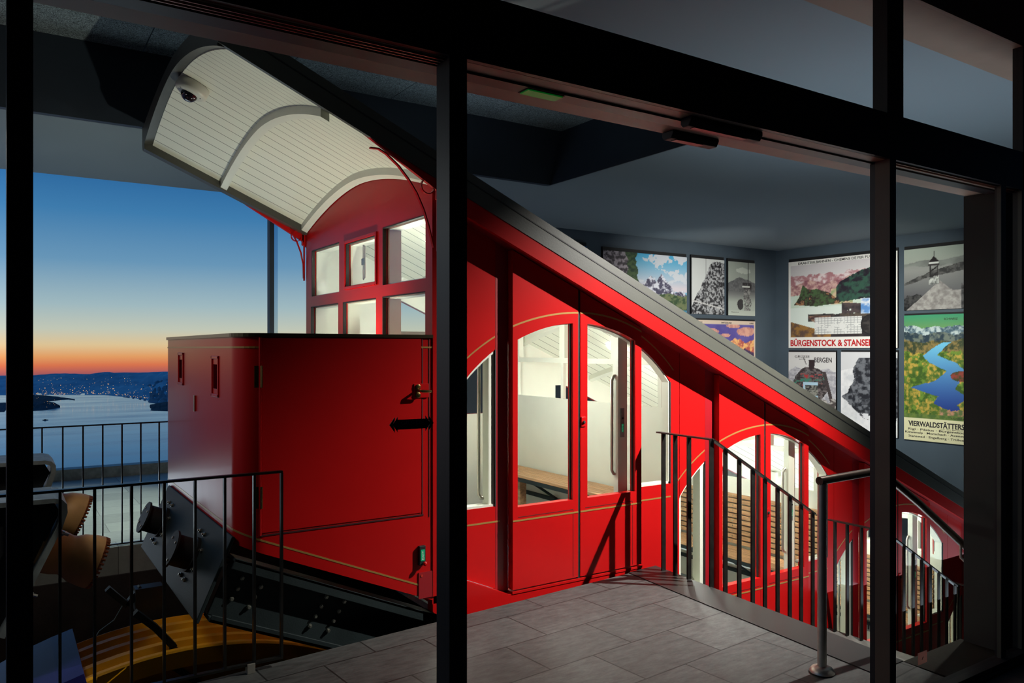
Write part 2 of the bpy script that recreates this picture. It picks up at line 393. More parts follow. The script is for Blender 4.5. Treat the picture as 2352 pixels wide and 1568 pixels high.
terrain('distant_hills', HILLF, [(-300, 908), (62, 907), (115, 906), (165, 906), (240, 907), (300, 912), (360, 923), (700, 930)],
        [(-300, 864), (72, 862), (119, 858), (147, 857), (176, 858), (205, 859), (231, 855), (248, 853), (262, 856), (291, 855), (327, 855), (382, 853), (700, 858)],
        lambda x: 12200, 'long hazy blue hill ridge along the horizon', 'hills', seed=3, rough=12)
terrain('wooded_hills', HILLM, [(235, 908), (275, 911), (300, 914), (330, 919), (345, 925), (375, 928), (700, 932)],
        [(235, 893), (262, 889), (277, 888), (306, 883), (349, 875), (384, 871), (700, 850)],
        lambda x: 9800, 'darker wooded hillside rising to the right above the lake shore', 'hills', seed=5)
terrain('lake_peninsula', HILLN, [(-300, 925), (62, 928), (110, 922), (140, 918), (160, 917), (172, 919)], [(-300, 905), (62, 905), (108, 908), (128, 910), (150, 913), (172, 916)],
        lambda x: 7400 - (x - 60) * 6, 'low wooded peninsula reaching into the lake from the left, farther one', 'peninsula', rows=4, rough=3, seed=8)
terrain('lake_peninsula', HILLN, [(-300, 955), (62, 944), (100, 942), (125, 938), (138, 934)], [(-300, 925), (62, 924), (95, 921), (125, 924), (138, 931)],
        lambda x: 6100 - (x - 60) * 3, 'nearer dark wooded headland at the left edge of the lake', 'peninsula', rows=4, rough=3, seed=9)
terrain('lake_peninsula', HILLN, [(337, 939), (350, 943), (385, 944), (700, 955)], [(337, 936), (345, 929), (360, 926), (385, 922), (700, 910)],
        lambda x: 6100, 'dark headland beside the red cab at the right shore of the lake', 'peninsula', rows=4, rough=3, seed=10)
tb = MB()
for i in range(300):
    zone = random.random()
    if zone < 0.42: x = random.uniform(62, 345); y = 905 - abs(random.gauss(0, 4)) + max(0, x - 250) * 0.12
    elif zone < 0.75: x = random.uniform(60, 385); y = random.uniform(880, 905)
    elif zone < 0.85: x = random.uniform(62, 140); y = random.uniform(905, 938)
    else: x = random.uniform(62, 300); y = random.uniform(864, 884)
    d = 7000 if y > 895 else 7300 + (895 - y) * 110
    if zone >= .75 and zone < .85: d = 5300
    r = random.choice((1.0, 1.4, 1.4, 1.8, 2.8)) * d / 9000
    p = ray(x, y, d * 0.93); tb.box(p[0] - r, p[0] + r, p[1] - r, p[1] + r, p[2] - r, p[2] + r)
tag(tb.build('town_lights', TOWN), 'scattered orange lamps of the town across the lake', 'town lights', kind='stuff')
wb = MB(); a = rayz(104, 964, LZ + 2)
wb.prism([(a[0] - 14, a[1] - 3), (a[0] + 12, a[1] - 3), (a[0] + 16, a[1]), (a[0] + 12, a[1] + 3), (a[0] - 14, a[1] + 3)], 'Z', LZ, LZ + 3)
wb.box(a[0] - 6, a[0] + 5, a[1] - 2, a[1] + 2, LZ + 3, LZ + 6)
tag(wb.build('motor_boat', CHASD), 'tiny dark boat crossing the lake at the left', 'boat')

# ------------------------------------------------------------------ setting: floors, walls, ceiling
def rp2(u, v, o=(4.15, 4.34)):     # platform frame: u back along the edge (-X), v towards the camera (-Y)
    c, s = math.cos(ROT), math.sin(ROT); return (o[0] - u * c + v * s * -1.0, o[1] - u * s - v * c)
def prot(u, v): 
    c, s = math.cos(ROT), math.sin(ROT); return (4.15 - u * c - v * s, 4.34 - u * s - v * c)
mb = MB()
P = [(4.15, 4.335), (-3.2, 3.75), (-3.2, 2.0), (3.955, 2.0)]
mb.prism([P[0], P[1], P[2], P[3]][::-1], 'Z', -0.28, 0.0)
struct(mb.build('floor', TILES), 'dark stone tile platform floor', 'floor')
mb = MB(); mb.prism([(3.86, 4.316), (4.152, 4.339), (3.98, 2.3), (3.70, 2.3)][::-1], 'Z', -0.26, 0.006)
struct(mb.build('trim_1', PLATE), 'dark metal kerb plate at the head of the stairs', 'kerb plate')
mb = MB(); mb.box(3.98, 4.56, 1.95, 2.30, -0.28, 0.002); struct(mb.build('floor_threshold', THRESH), 'brown stone floor strip inside the right glass pane', 'floor')
mb = MB(); mb.box(-4, 7, -3.2, 1.999, -0.3, -0.012); struct(mb.build('floor_outside', OUTG), 'dark paving outside the glass front', 'ground')
# stair and landings beside the car
mb = MB()
for k in range(4): mb.box(4.16 + 0.27 * k, 4.16 + 0.27 * (k + 1), 2.30, 3.72, -2.4, -0.173 * (k + 1))
for k in range(5): mb.box(6.24 + 0.27 * k, 6.24 + 0.27 * (k + 1), 2.30, 3.72, -3.2, -0.865 - 0.173 * (k + 1))
struct(mb.build('floor_stairs', CONC), 'grey steps going down along the car', 'stairs')
mb = MB(); mb.box(5.24, 6.24, 2.30, 4.30, -2.4, -0.865); mb.box(7.59, 12.3, 2.30, 4.30, -3.4, -1.75); mb.box(4.16, 5.24, 3.72, 4.30, -2.4, -0.875)
struct(mb.build('floor_landing', CONC), 'lower landing beside the car doors', 'landing')
# pit
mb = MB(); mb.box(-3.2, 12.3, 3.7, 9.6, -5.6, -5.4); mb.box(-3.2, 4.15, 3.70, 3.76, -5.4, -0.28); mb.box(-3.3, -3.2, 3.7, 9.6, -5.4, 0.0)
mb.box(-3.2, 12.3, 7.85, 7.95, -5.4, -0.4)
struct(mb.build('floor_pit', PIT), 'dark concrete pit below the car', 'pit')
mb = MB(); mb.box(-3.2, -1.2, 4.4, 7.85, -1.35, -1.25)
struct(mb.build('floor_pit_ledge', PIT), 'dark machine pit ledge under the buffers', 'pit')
mb = MB(); mb.box(-6, 12.3, 7.88, 12.2, -0.40, -0.15); struct(mb.build('floor_terrace', TERR), 'pale lit terrace tiles beyond the far railing', 'terrace')
mb = MB(); mb.box(-6, 12.3, 12.2, 12.42, -0.5, 0.0); struct(mb.build('trim_2', GALV), 'low grey parapet kerb of the terrace', 'kerb')
# ceiling with a recess
mb = MB()
mb.box(-6, 12.4, 2.30, 4.22, 3.5, 3.51); mb.box(-6, 12.4, 7.14, 9.6, 3.5, 3.51); mb.box(5.22, 12.4, 4.22, 7.14, 3.5, 3.51); mb.box(-6, -4.5, 4.22, 7.14, 3.5, 3.51)
struct(mb.build('ceiling', CEILM), 'flat grey-blue ceiling', 'ceiling')
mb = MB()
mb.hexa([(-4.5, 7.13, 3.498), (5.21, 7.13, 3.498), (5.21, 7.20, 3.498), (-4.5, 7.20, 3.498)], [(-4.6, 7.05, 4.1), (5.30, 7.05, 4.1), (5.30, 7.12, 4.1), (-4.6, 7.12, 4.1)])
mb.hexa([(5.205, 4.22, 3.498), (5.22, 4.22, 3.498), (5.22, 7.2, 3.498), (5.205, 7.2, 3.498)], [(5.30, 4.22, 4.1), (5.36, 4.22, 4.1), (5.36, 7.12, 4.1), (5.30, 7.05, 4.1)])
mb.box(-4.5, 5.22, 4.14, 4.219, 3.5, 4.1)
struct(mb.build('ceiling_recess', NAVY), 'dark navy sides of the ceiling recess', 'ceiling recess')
mb = MB()
for i in range(9):
    for j in range(4):
        mb.box(-4.56 + i * 1.11, -4.56 + (i + 1) * 1.11 - 0.008, 4.15 + j * 0.74, 4.15 + (j + 1) * 0.74 - 0.008, 4.1, 4.15)
struct(mb.build('ceiling_boards', WOOL), 'wood wool boards on top of the ceiling recess', 'ceiling boards')
mb = MB(); mb.box(5.5, 12.36, 9.65, 9.85, -4, 3.62); struct(mb.build('wall_back', SLATE), 'slate blue wall with three framed pictures', 'wall')
mb = MB(); mb.box(12.36, 12.56, 2.3, 9.85, -4, 3.62); struct(mb.build('wall_right', SLATE), 'slate blue end wall with the large posters', 'wall')
mb = MB(); mb.box(4.54, 7.5, 2.09, 2.273, -0.28, 2.506); mb.box(7.5, 12.5, 2.09, 2.3, -4, 3.6); mb.box(4.57, 12.36, 2.1, 2.29, -4, -0.28)
struct(mb.build('wall_jamb', DARKW), 'dark wall panel at the right end of the glass front', 'wall')
mb = MB(); mb.box(2.745, 2.80, 9.55, 9.65, -0.15, 3.5); struct(mb.build('trim_3', SLATE), 'slim dark post of the terrace glazing', 'post')
mb = MB(); mb.box(2.806, 2.85, 9.57, 9.63, -0.15, 3.5); struct(mb.build('trim_4', glass('glass_fin', (0.72, 0.80, 0.88), 0.05)), 'pale glass edge beside the terrace post', 'post')

mb = MB(); mb.box(-4, 7.5, -3.2, 1.98, 3.62, 3.8); mb.box(-4, 7.5, -3.3, -3.2, -0.3, 3.8)
struct(mb.build('sky_blocker', BLACKM), 'added dark roof and rear wall keeping sky light off the glass front', 'ceiling')  # unseen roof and rear wall added to keep sky light off the frames
# glass front
mb = MB(); mb.box(-1.5, 7.5, 2.0, 2.02, 2.506, 2.709); mb.box(-1.5, 7.5, 2.02, 2.26, 2.515, 2.709); mb.box(-1.5, 7.5, 2.085, 2.15, 2.498, 2.52)
struct(mb.build('trim_5', FRAME), 'broad dark header beam across the glass front', 'beam')
mb = MB(); mb.box(-1.5, 7.5, 2.022, 2.085, 2.506, 2.5149); mb.box(-1.5, 7.5, 2.15, 2.262, 2.506, 2.5149)
struct(mb.build('trim_6', FRAMEB), 'bronze soffit strips under the header beam', 'soffit')
mb = MB()
for a in (2.03, 2.05, 2.068): mb.box(-1.5, 1.096, a, a + 0.004, 2.499, 2.506)
for a in (2.02, 2.045): mb.box(3.41, 5.0, a, a + 0.004, 2.498, 2.506)
struct(mb.build('trim_7', mat('track_edge', (0.30, 0.14, 0.10), 0.3, metal=0.6, var=0.05)), 'thin metal track edges under the header', 'track')
mb = MB(); mb.box(-1.5, 7.5, 2.0, 2.30, 3.28, 3.34); mb.box(-1.5, 7.5, 2.0, 2.05, 3.34, 3.6)
struct(mb.build('trim_8', FRAMEB), 'brown upper frame beam at the top right', 'beam')
mb = MB(); mb.box(0.012, 0.061, 2.0, 2.20, 0, 2.506); struct(mb.build('trim_9', FRAME), 'black left mullion of the glass front', 'mullion')
mb = MB(); mb.box(1.096, 1.155, 2.0, 2.08, 0, 2.506); mb.box(1.112, 1.1135, 1.997, 2.0, 0, 2.5)
struct(mb.build('trim_10', FRAME), 'black centre mullion left of the door opening', 'mullion')
mb = MB(); mb.box(3.358, 3.401, 2.0, 2.10, 0, 2.506); o = struct(mb.build('trim_11', FRAME), 'dark mullion right of the door opening', 'mullion')
mb = MB(); mb.box(3.3535, 3.358, 2.001, 2.072, 0, 2.506); lab(mb.build('lit_side_strip', FRAMET, o), 'tan strip for the lit side of the mullion')  # lighter strip: light on the mullion side put into the colour
mb = MB(); mb.box(3.332, 3.461, 2.0, 2.035, 2.709, 3.28); mb.box(3.332, 3.37, 2.035, 2.07, 2.709, 3.28)
struct(mb.build('trim_12', FRAME), 'dark upper mullion above the header beam', 'mullion')
mb = MB(); mb.box(4.38, 4.425, 2.0, 2.035, 0, 2.506); struct(mb.build('trim_13', FRAME), 'dark frame post at the right wall panel', 'mullion')
mb = MB(); mb.box(4.372, 4.3795, 2.0, 2.02, 0.03, 2.506); mb.box(4.60, 4.607, 2.0, 2.02, 0.03, 2.506); struct(mb.build('trim_14', mat('grey_glazing_bead', (0.075, 0.08, 0.06), 0.4, var=0.05)), 'grey glazing bead beside the right post', 'bead')
mb = MB(); mb.box(4.61, 4.75, 2.0, 2.05, 0, 3.3); struct(mb.build('trim_15', FRAME), 'outermost dark post at the right edge', 'mullion')
mb = MB(); mb.box(3.401, 5.2, 1.97, 2.04, -0.02, 0.03); mb.box(-1.5, 1.096, 1.97, 2.04, -0.02, 0.03); struct(mb.build('trim_16', FRAME), 'dark bottom rail of the glass front', 'sill')
for i, (x0, x1, z0, z1, y) in enumerate([(0.061, 1.096, 0.03, 2.506, 2.02), (3.401, 4.372, 0.03, 2.506, 2.012), (4.425, 4.61, 0.03, 2.506, 2.012), (-1.5, 3.332, 2.709, 3.28, 2.02), (3.461, 4.61, 2.709, 3.28, 2.02)]):
    mb = MB(); mb.add([(x0, y, z0), (x1, y, z0), (x1, y, z1), (x0, y, z1)], [(0, 1, 2, 3)])
    struct(mb.build('window_%d' % (i + 1), GLASSF), 'clear glass pane of the glass front', 'window')

# sticker and notice on the glass, door sensors, green reflection strip
ar = thing('arrow_sticker', 'dark double-headed arrow sticker on the glass left of the centre mullion', 'sticker', (0.99, 2.018, 1.437))
y0 = 2.0155
def gp(px, py, Y=2.016):
    k = (px - CX) / FPX; X = Y * (k * CA + SA) / (CA - k * SA); d = SA * X + CA * Y; return (X, ZC - (py - CY) * d / FPX)
def zp(x, y): return gp(880 + x * 0.0893, 860 + y * 0.0893)
mb = MB(); mb.prism([zp(*q) for q in ((243, 1290), (380, 1090), (368, 1162), (1090, 1130), (1090, 1060), (1215, 1240), (1090, 1445), (1090, 1378), (368, 1418), (380, 1488))], 'Y', y0, y0 + 0.002)
mb.build('arrow', mat('sticker_black', (0.012, 0.008, 0.02), 0.6, var=0.05), ar)
for pts in (((163, 1300), (298, 1100), (298, 1180), (243, 1290), (298, 1400), (298, 1486)), ((1297, 1240), (1168, 1055), (1168, 1140), (1215, 1240), (1168, 1345), (1168, 1442))):
    mb = MB(); mb.prism([zp(*q) for q in pts], 'Y', y0, y0 + 0.002); lab(mb.build('chevron', OLIVE, ar), 'olive yellow chevron tip')
a = zp(455, 1290); b = zp(1030, 1210)
text('GILGEN', 'lettering', ar, mat('sticker_grey', (0.16, 0.15, 0.20), 0.6, var=0.02), (a[0], y0 - 0.001, a[1]), (1, 0, 0), (0, 0, 1), b[0] - a[0], 0.011, 0.0008)
nt_ = thing('window_notice', 'small pale paper notice stuck low on the right glass pane', 'notice', (3.62, 2.01, 0.12))
a = gp(2108, 1528, 2.009); b = gp(2129, 1492, 2.009)
mb = MB(); mb.box(a[0], b[0], 2.008, 2.0095, a[1], b[1]); np_ = mat('notice_paper', (0.7, 0.6, 0.58), 0.8); tl = np_.node_tree.nodes.new('ShaderNodeBsdfTranslucent'); tl.inputs[0].default_value = (0.6, 0.5, 0.48, 1)
np_.node_tree.links.new(tl.outputs[0], np_.node_tree.nodes['Material Output'].inputs['Surface'])
mb.build('paper', np_, nt_)
mb = MB(); mx, mz = (a[0] + b[0]) / 2, (a[1] + b[1]) / 2; mb.tube([(mx - .006, 2.0072, mz - .008), (mx, 2.0072, mz), (mx + .006, 2.0072, mz + .004)], 0.0015, 6); mb.build('printed_mark', SENSR, nt_)
def sensor(x0, x1, y0, y1, z0, z1, label):
    t = thing('door_sensor', label, 'sensor', ((x0 + x1) / 2, (y0 + y1) / 2, z1), 'motion sensors under the header')
    yb = y1
    mb = MB(); prof = [(y0, z1), (y0, z0 + 0.02), (y0 + 0.012, z0), (yb - 0.01, z0), (yb, z0 + 0.012), (yb, z1)]
    mb.prism(prof, 'X', x0, x1); mb.build('housing', BLACKM, t, bevel=0.003)
    mb = MB(); mb.box(x0 + 0.03, x1 - 0.08, y0 + 0.012, yb - 0.02, z0 - 0.002, z0 + 0.003); lab(mb.build('lens', SENSR, t), 'dark red lens')
sensor(2.20, 2.46, 2.20, 2.262, 2.475, 2.506, 'black motion sensor on the inner edge of the header soffit')
sensor(2.12, 2.52, 2.03, 2.083, 2.470, 2.506, 'black motion sensor on the outer strip of the header soffit')
gl_ = thing('exit_reflection', 'dim green glowing strip for the exit sign reflection above the door opening', 'reflection', (1.42, 2.12, 2.5))
mb = MB(); mb.box(1.44, 1.58, 2.094, 2.142, 2.492, 2.498); mb.build('lens', GREENL, gl_)  # emissive strip standing in for the green exit sign reflection
mb = MB(); mb.box(1.435, 1.585, 2.09, 2.146, 2.496, 2.499); mb.build('frame', BLACKM, gl_)

# ------------------------------------------------------------------ the funicular car
M = 0.436
YN, YB, YF = 4.35, 4.41, 6.755          # door plane, recessed body plane, far side
YI = 4.46
def zpk(X): return 2.956 - M * (X - 2.2)      # crown of the ceiling
YM, HW = 5.53, 1.28
def drop(Y): return 0.25 * min(1.3, abs((Y - YM) / HW)) ** 1.75
def zlin(X, Y): return zpk(X) - drop(Y)
def zred(X): return 2.474 - M * (X - 2.455)    # lower edge of the red fascia
X0, XE = 0.98, 10.5
car = thing('funicular_car', 'red stepped funicular car with cream interior and grey curved roof', 'funicular car', (2.0, 5.5, -1.0))
YS = rng(4.25, 6.81, 28)
# roof shell
mb = MB()
def outer(Y): return 0.075 + 0.075 * min(1, abs((Y - YM) / HW)) ** 2
pts = []
for X in (X0, XE):
    pts.append([(X, Y, zlin(X, Y) + 0.02) for Y in YS]); pts.append([(X, Y, zlin(X, Y) + outer(Y)) for Y in YS])
n = len(YS); V = [p for L in pts for p in L]; Fc = []
for i in range(n - 1):
    Fc += [(i, i + 1, 2 * n + i + 1, 2 * n + i), (n + i, 3 * n + i, 3 * n + i + 1, n + i + 1), (i, n + i, n + i + 1, i + 1), (2 * n + i, 2 * n + i + 1, 3 * n + i + 1, 3 * n + i)]
Fc += [(0, 2 * n, 3 * n, n), (n - 1, 2 * n - 1, 4 * n - 1, 3 * n - 1)]
mb.add(V, Fc); roof = mb.build('roof', ROOFM, car, smooth=True)
# dark rim at the open end, raised seams on both side boards
mb = MB()
inn = [(Y, zlin(X0, Y) - 0.006) for Y in YS]; out = [(Y, zlin(X0, Y) + outer(Y) + 0.01) for Y in YS]
for i in range(n - 1):
    a, b, c_, d_ = inn[i], inn[i + 1], out[i + 1], out[i]
    mb.hexa([(X0 - 0.03, *a), (X0 - 0.03, *b), (X0 - 0.03, *c_), (X0 - 0.03, *d_)], [(X0 + 0.03, *a), (X0 + 0.03, *b), (X0 + 0.03, *c_), (X0 + 0.03, *d_)])
mb.build('end_rim', ROOFM, roof)
for y0_, y1_, nm in ((4.235, 4.26, 'n'), (6.80, 6.825, 'f')):
    mb = MB(); za = lambda X: zlin(X, 4.25) - 0.02; 
    mb.strip([X0 - 0.03, XE], lambda X: zred(X) + 0.118, lambda X: zred(X) + 0.285, 'Y', y0_, y1_)
    if nm == 'f': mb.strip([X0 - 0.03, 2.26], lambda X: zred(X) + 0.092, lambda X: zred(X) + 0.16, 'Y', 6.715, 6.8)
    mb.build('side_board', ROOFM, roof)
    mb = MB(); ya = y0_ - 0.003 if nm == 'n' else y1_
    mb.strip([X0 - 0.03, XE], lambda X: zred(X) + 0.222, lambda X: zred(X) + 0.230, 'Y', ya, ya + 0.003); mb.build('seam', BLACKM, roof)
# lining of boards
mb = MB(); V = []
for X in (X0 + 0.03, XE - 0.02):
    V += [(X, Y, zlin(X, Y)) for Y in YS] + [(X, Y, zlin(X, Y) + 0.018) for Y in YS]
Fc = []
for i in range(n - 1):
    Fc += [(i, i + 1, 2 * n + i + 1, 2 * n + i), (n + i, 3 * n + i, 3 * n + i + 1, n + i + 1), (i, n + i, n + i + 1, i + 1), (2 * n + i, 2 * n + i + 1, 3 * n + i + 1, 3 * n + i)]
Fc += [(0, 2 * n, 3 * n, n), (n - 1, 2 * n - 1, 4 * n - 1, 3 * n - 1)]
mb.add(V, Fc); mb.build('ceiling_lining', BOARDS, car, smooth=True)
def rib(X, w=0.05, h=0.05, y0=4.30, y1=6.712):
    mb = MB(); ys = rng(y0, y1, 24)
    for a, b in zip(ys[:-1], ys[1:]):
        def q(Y, xx): return [(xx, Y, zlin(xx, Y) - h), (xx, Y, zlin(xx, Y) + 0.004)]
        A0, A1 = q(a, X), q(b, X); B0, B1 = q(a, X + w), q(b, X + w)
        mb.hexa([A0[0], A1[0], A1[1], A0[1]], [B0[0], B1[0], B1[1], B0[1]])
    return mb.build('roof_rib', CREAM, car, smooth=True)
for X in (1.525, 2.205, 3.3, 4.5, 5.4, 6.5, 7.4, 8.5, 9.4): rib(X)
# red fascia boards, soffit
for (a, b) in ((4.24, 4.27), (6.79, 6.82)):
    mb = MB(); mb.strip([2.24, XE], zred, lambda X: zred(X) + 0.12, 'Y', a, b); mb.build('fascia', RED, car)
mb = MB(); mb.hexa([(1.75, 4.245, zred(1.75) + 0.125), (2.26, 4.245, zred(2.26) + 0.05), (2.26, 4.27, zred(2.26) + 0.05), (1.75, 4.27, zred(1.75) + 0.125)], [(1.75, 4.245, zred(1.75) + 0.135), (2.26, 4.245, zred(2.26) + 0.13), (2.26, 4.27, zred(2.26) + 0.13), (1.75, 4.27, zred(1.75) + 0.135)]); mb.build('fascia_end', RED, car)
mb = MB(); mb.hexa([(1.75, 6.79, zred(1.75) + 0.095), (2.26, 6.79, zred(2.26) + 0.03), (2.26, 6.82, zred(2.26) + 0.03), (1.75, 6.82, zred(1.75) + 0.095)], [(1.75, 6.79, zred(1.75) + 0.135), (2.26, 6.79, zred(2.26) + 0.13), (2.26, 6.82, zred(2.26) + 0.13), (1.75, 6.82, zred(1.75) + 0.135)]); mb.build('fascia_end', RED, car)
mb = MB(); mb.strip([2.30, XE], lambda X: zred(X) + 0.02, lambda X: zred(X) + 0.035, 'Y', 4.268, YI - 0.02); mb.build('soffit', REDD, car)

NC = 4; PITCH = 2.0; DZ = -0.872
def arc(u, R, top): 
    return top - (R - math.sqrt(max(0, R * R - u * u)))
SILL = 0.597; UH = 0.95
for n_ in range(NC):
    ox, oz = PITCH * n_, DZ * n_; xc = 3.43 + ox
    top = 1.84 - 0.03 * min(n_, 2)
    A = lambda X, t=top, c=xc, z=oz: arc(X - c, 1.22, t) + z
    xl, xr = (2.27 if n_ == 0 else 2.48 + ox), 4.475 + ox
    wl, wr = xc - UH, xc + UH
    dl, dr = 2.865 + ox, 4.02 + ox                     # door pair
    # recessed body: pier left, below and above the arched opening, pier right
    mb = MB()
    base = lambda X, o=ox, z=oz: min(z + 0.013 + M * max(0, 2.84 + o - X), z + 0.013 + 0.3) if X < 2.85 + o else z - 0.47 - M * (X - 4.02 - o)
    mb.strip([xl, wl], base, lambda X: zred(X) + 0.13, 'Y', YB, YI) if wl > xl else None
    mb.strip(rng(wl, dl, 6), base, lambda X, z=oz: SILL + z, 'Y', YB, YI)
    mb.strip([dl, dr], lambda X, z=oz: z - 0.47, lambda X, z=oz: z + 0.02, 'Y', YB, YI)
    mb.strip(rng(dr, wr, 6), lambda X, z=oz, o=ox: z - 0.47 - M * (X - 4.02 - o), lambda X, z=oz: SILL + z, 'Y', YB, YI)
    mb.strip(rng(wl, wr, 40), lambda X: A(X), lambda X: zred(X) + 0.13, 'Y', YB, YI)
    mb.strip([wr, xr], lambda X, z=oz, o=ox: z - 0.47 - M * (X - 4.02 - o), lambda X: zred(X) + 0.13, 'Y', YB, YI)
    wall = mb.build('side_wall', RED, car)
    # skirt in the door plane
    mb = MB(); sl = 1.22 if n_ == 0 else 4.02 - PITCH + ox
    def stop_(X, o=ox, z=oz): return z + 0.010 + M * max(0, 2.84 + o - X) if X < 4.0 + o else z + 0.01
    def sbot(X): return 0.53 - M * (X - 1.04)
    if n_ == 0: mb.strip([2.27, 2.84, 4.02], sbot, stop_, 'Y', YN, YB)
    else: mb.strip([sl, 2.84 + ox, 4.02 + ox], sbot, stop_, 'Y', YN, YB)
    mb.build('skirt', RED, car)
    # cream window lining seen through the panes
    mb = MB(); w = 0.018
    us = rng(wl, wr, 40)
    mb.strip(us, lambda X: A(X) - w if wl + w < X < wr - w else A(X) - w, lambda X: A(X) + 0.002, 'Y', YB + 0.005, YI + 0.03)
    mb.box(wl, wl + w, YB + 0.005, YI + 0.03, SILL + oz, A(wl)); mb.box(wr - w, wr, YB + 0.005, YI + 0.03, SILL + oz, A(wr))
    mb.box(wl, dl, YB + 0.005, YI + 0.03, SILL + oz, SILL + oz + 0.015); mb.box(dr, wr, YB + 0.005, YI + 0.03, SILL + oz, SILL + oz + 0.015)
    mb.box(2.72 + ox, 2.765 + ox, YB + 0.012, YI + 0.04, SILL + oz, A(2.74 + ox)); mb.box(3.885 + ox, 3.975 + ox, YI, YI + 0.05, 0.0 + oz, A(3.93 + ox))
    mb.box(2.765 + ox, dl, YI - 0.02, YI, oz + 0.0, A(2.8 + ox))
    mb.build('window_lining', CREAM, car)
    # pier between the left window and the doors
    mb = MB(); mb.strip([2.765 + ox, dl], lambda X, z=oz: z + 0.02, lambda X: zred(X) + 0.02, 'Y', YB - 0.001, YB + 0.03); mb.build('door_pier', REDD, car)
    for (a, b) in ((wl + 0.002, 2.766 + ox), (dr, wr - 0.002)):
        mb = MB(); xs = rng(a, b, 10); V = [(x, YB + 0.018, SILL + oz) for x in xs] + [(x, YB + 0.018, A(x)) for x in xs]; k = len(xs)
        mb.add(V, [(i, i + 1, k + i + 1, k + i) for i in range(k - 1)]); mb.build('side_window', GLASS, car)
        mb = MB(); mb.box((a if a > 3.5 + ox else b) - 0.005 + (b - a if a > 3.5 + ox else 0), (a if a > 3.5 + ox else b) + 0.003 + (b - a if a > 3.5 + ox else 0), YB - 0.003, YB + 0.012, SILL + oz, A(b)); mb.build('window_gasket', RUB, car)
    # sliding door leaves
    for (a, b, ga, gb, side) in ((dl, 3.418 + ox, 2.905 + ox, 3.372 + ox, 0), (3.438 + ox, dr, 3.502 + ox, 3.958 + ox, 1)):
        mb = MB(); topf = lambda X: zred(X) + 0.012
        zb = oz + 0.035
        mb.strip([a, ga], lambda X, z=zb: z, topf, 'Y', YN, YB - 0.002); mb.strip([gb, b], lambda X, z=zb: z, topf, 'Y', YN, YB - 0.002)
        mb.strip([ga, gb], lambda X, z=zb: z, lambda X, z=oz: z + 0.585, 'Y', YN, YB - 0.002)
        mb.strip(rng(ga, gb, 22), lambda X: A(X) - 0.012, topf, 'Y', YN, YB - 0.002)
        leaf = mb.build('door', RED, car)
        mb = MB(); xs = rng(ga, gb, 14); k = len(xs)
        mb.add([(x, YN + 0.03, oz + 0.585) for x in xs] + [(x, YN + 0.03, A(x) - 0.012) for x in xs], [(i, i + 1, k + i + 1, k + i) for i in range(k - 1)]); mb.build('door_glass', GLASS, leaf)
        mb = MB(); mb.box(gb - 0.008, gb + 0.002, YN + 0.022, YN + 0.036, oz + 0.585, A(gb) - 0.012); mb.build('glass_seal', RUB, leaf)
        # recessed panel groove below the glass
        mb = MB(); gz0, gz1 = oz + 0.045, oz + 0.515; x0, x1 = (ga + 0.004, gb) if side == 0 else (ga - 0.02, gb - 0.03)
        mb.box(x0, x1, YN - 0.0012, YN, gz1, gz1 + 0.004); mb.box(x1, x1 + 0.003, YN - 0.0012, YN, gz0, gz1)
        mb.build('panel_groove', mat('groove_%d%d' % (n_, side), (0.08, 0.002, 0.004), 0.6, var=0.02) if n_ == 0 and side == 0 else MATS['groove_00'], leaf)
        gt = lambda X, t=1.903 - 0.03 * min(n_, 2), c=xc, z=oz: arc(X - c - 0.02, 1.69 if X < c else 1.34, t) + z
        xs = [x for x in rng(a, b, 12)]
        mb = MB(); mb.strip(xs, lambda X: gt(X) - 0.006, lambda X: gt(X) + 0.006, 'Y', YN - 0.0015, YN); mb.build('gold_arch_line', GOLD, leaf); mb = MB(); mb.strip([a, b], lambda X, z=oz: z + 0.489, lambda X, z=oz: z + 0.500, 'Y', YN - 0.0022, YN)
        mb.build('gold_line', GOLD, leaf)
        if side == 1:
            mb = MB(); mb.box(3.443 + ox, 3.482 + ox, YN - 0.008, YN, 1.095 + oz, 1.165 + oz); pb = mb.build('door_button_plate', RED, leaf, bevel=0.002)
            mb = MB(); mb.lathe([(0.011, 0), (0.011, 0.008), (0.008, 0.011)], (3.463 + ox, YN - 0.008, 1.127 + oz), (0, -1, 0), 14); mb.build('door_button', RUB, leaf, smooth=True)
        if side == 0:
            mb = MB(); mb.box(3.418 + ox, 3.438 + ox, YN + 0.004, YB - 0.002, oz + 0.02, zred(3.43 + ox) + 0.01); mb.build('rubber_edge', RUB, leaf)
    mb = MB(); mb.box(2.86 + ox, 4.03 + ox, YN - 0.004, YB, oz + 0.008, oz + 0.024); mb.build('door_sill', RED, car)
    # gold lines on the recessed body
    mb = MB()
    gt = lambda X, t=1.903 - 0.03 * min(n_, 2), c=xc, z=oz: arc(X - c - 0.02, 1.45 if X < c else 1.30, t) + z
    for (q0, q1, arch) in ((wl - 0.02, 2.76 + ox, 1), (dr, wr + 0.03, 1), (wl, 2.8 + ox, 0), (dr, wr, 0)):
        mb = MB()
        if arch: mb.strip(rng(q0, q1, 10), lambda X: gt(X) - 0.006, lambda X: gt(X) + 0.006, 'Y', YB - 0.0015, YB)
        else: mb.strip([q0, q1], lambda X, z=oz: z + 0.489, lambda X, z=oz: z + 0.500, 'Y', YB - 0.0015, YB)
        mb.build('body_gold_line', GOLD, car)
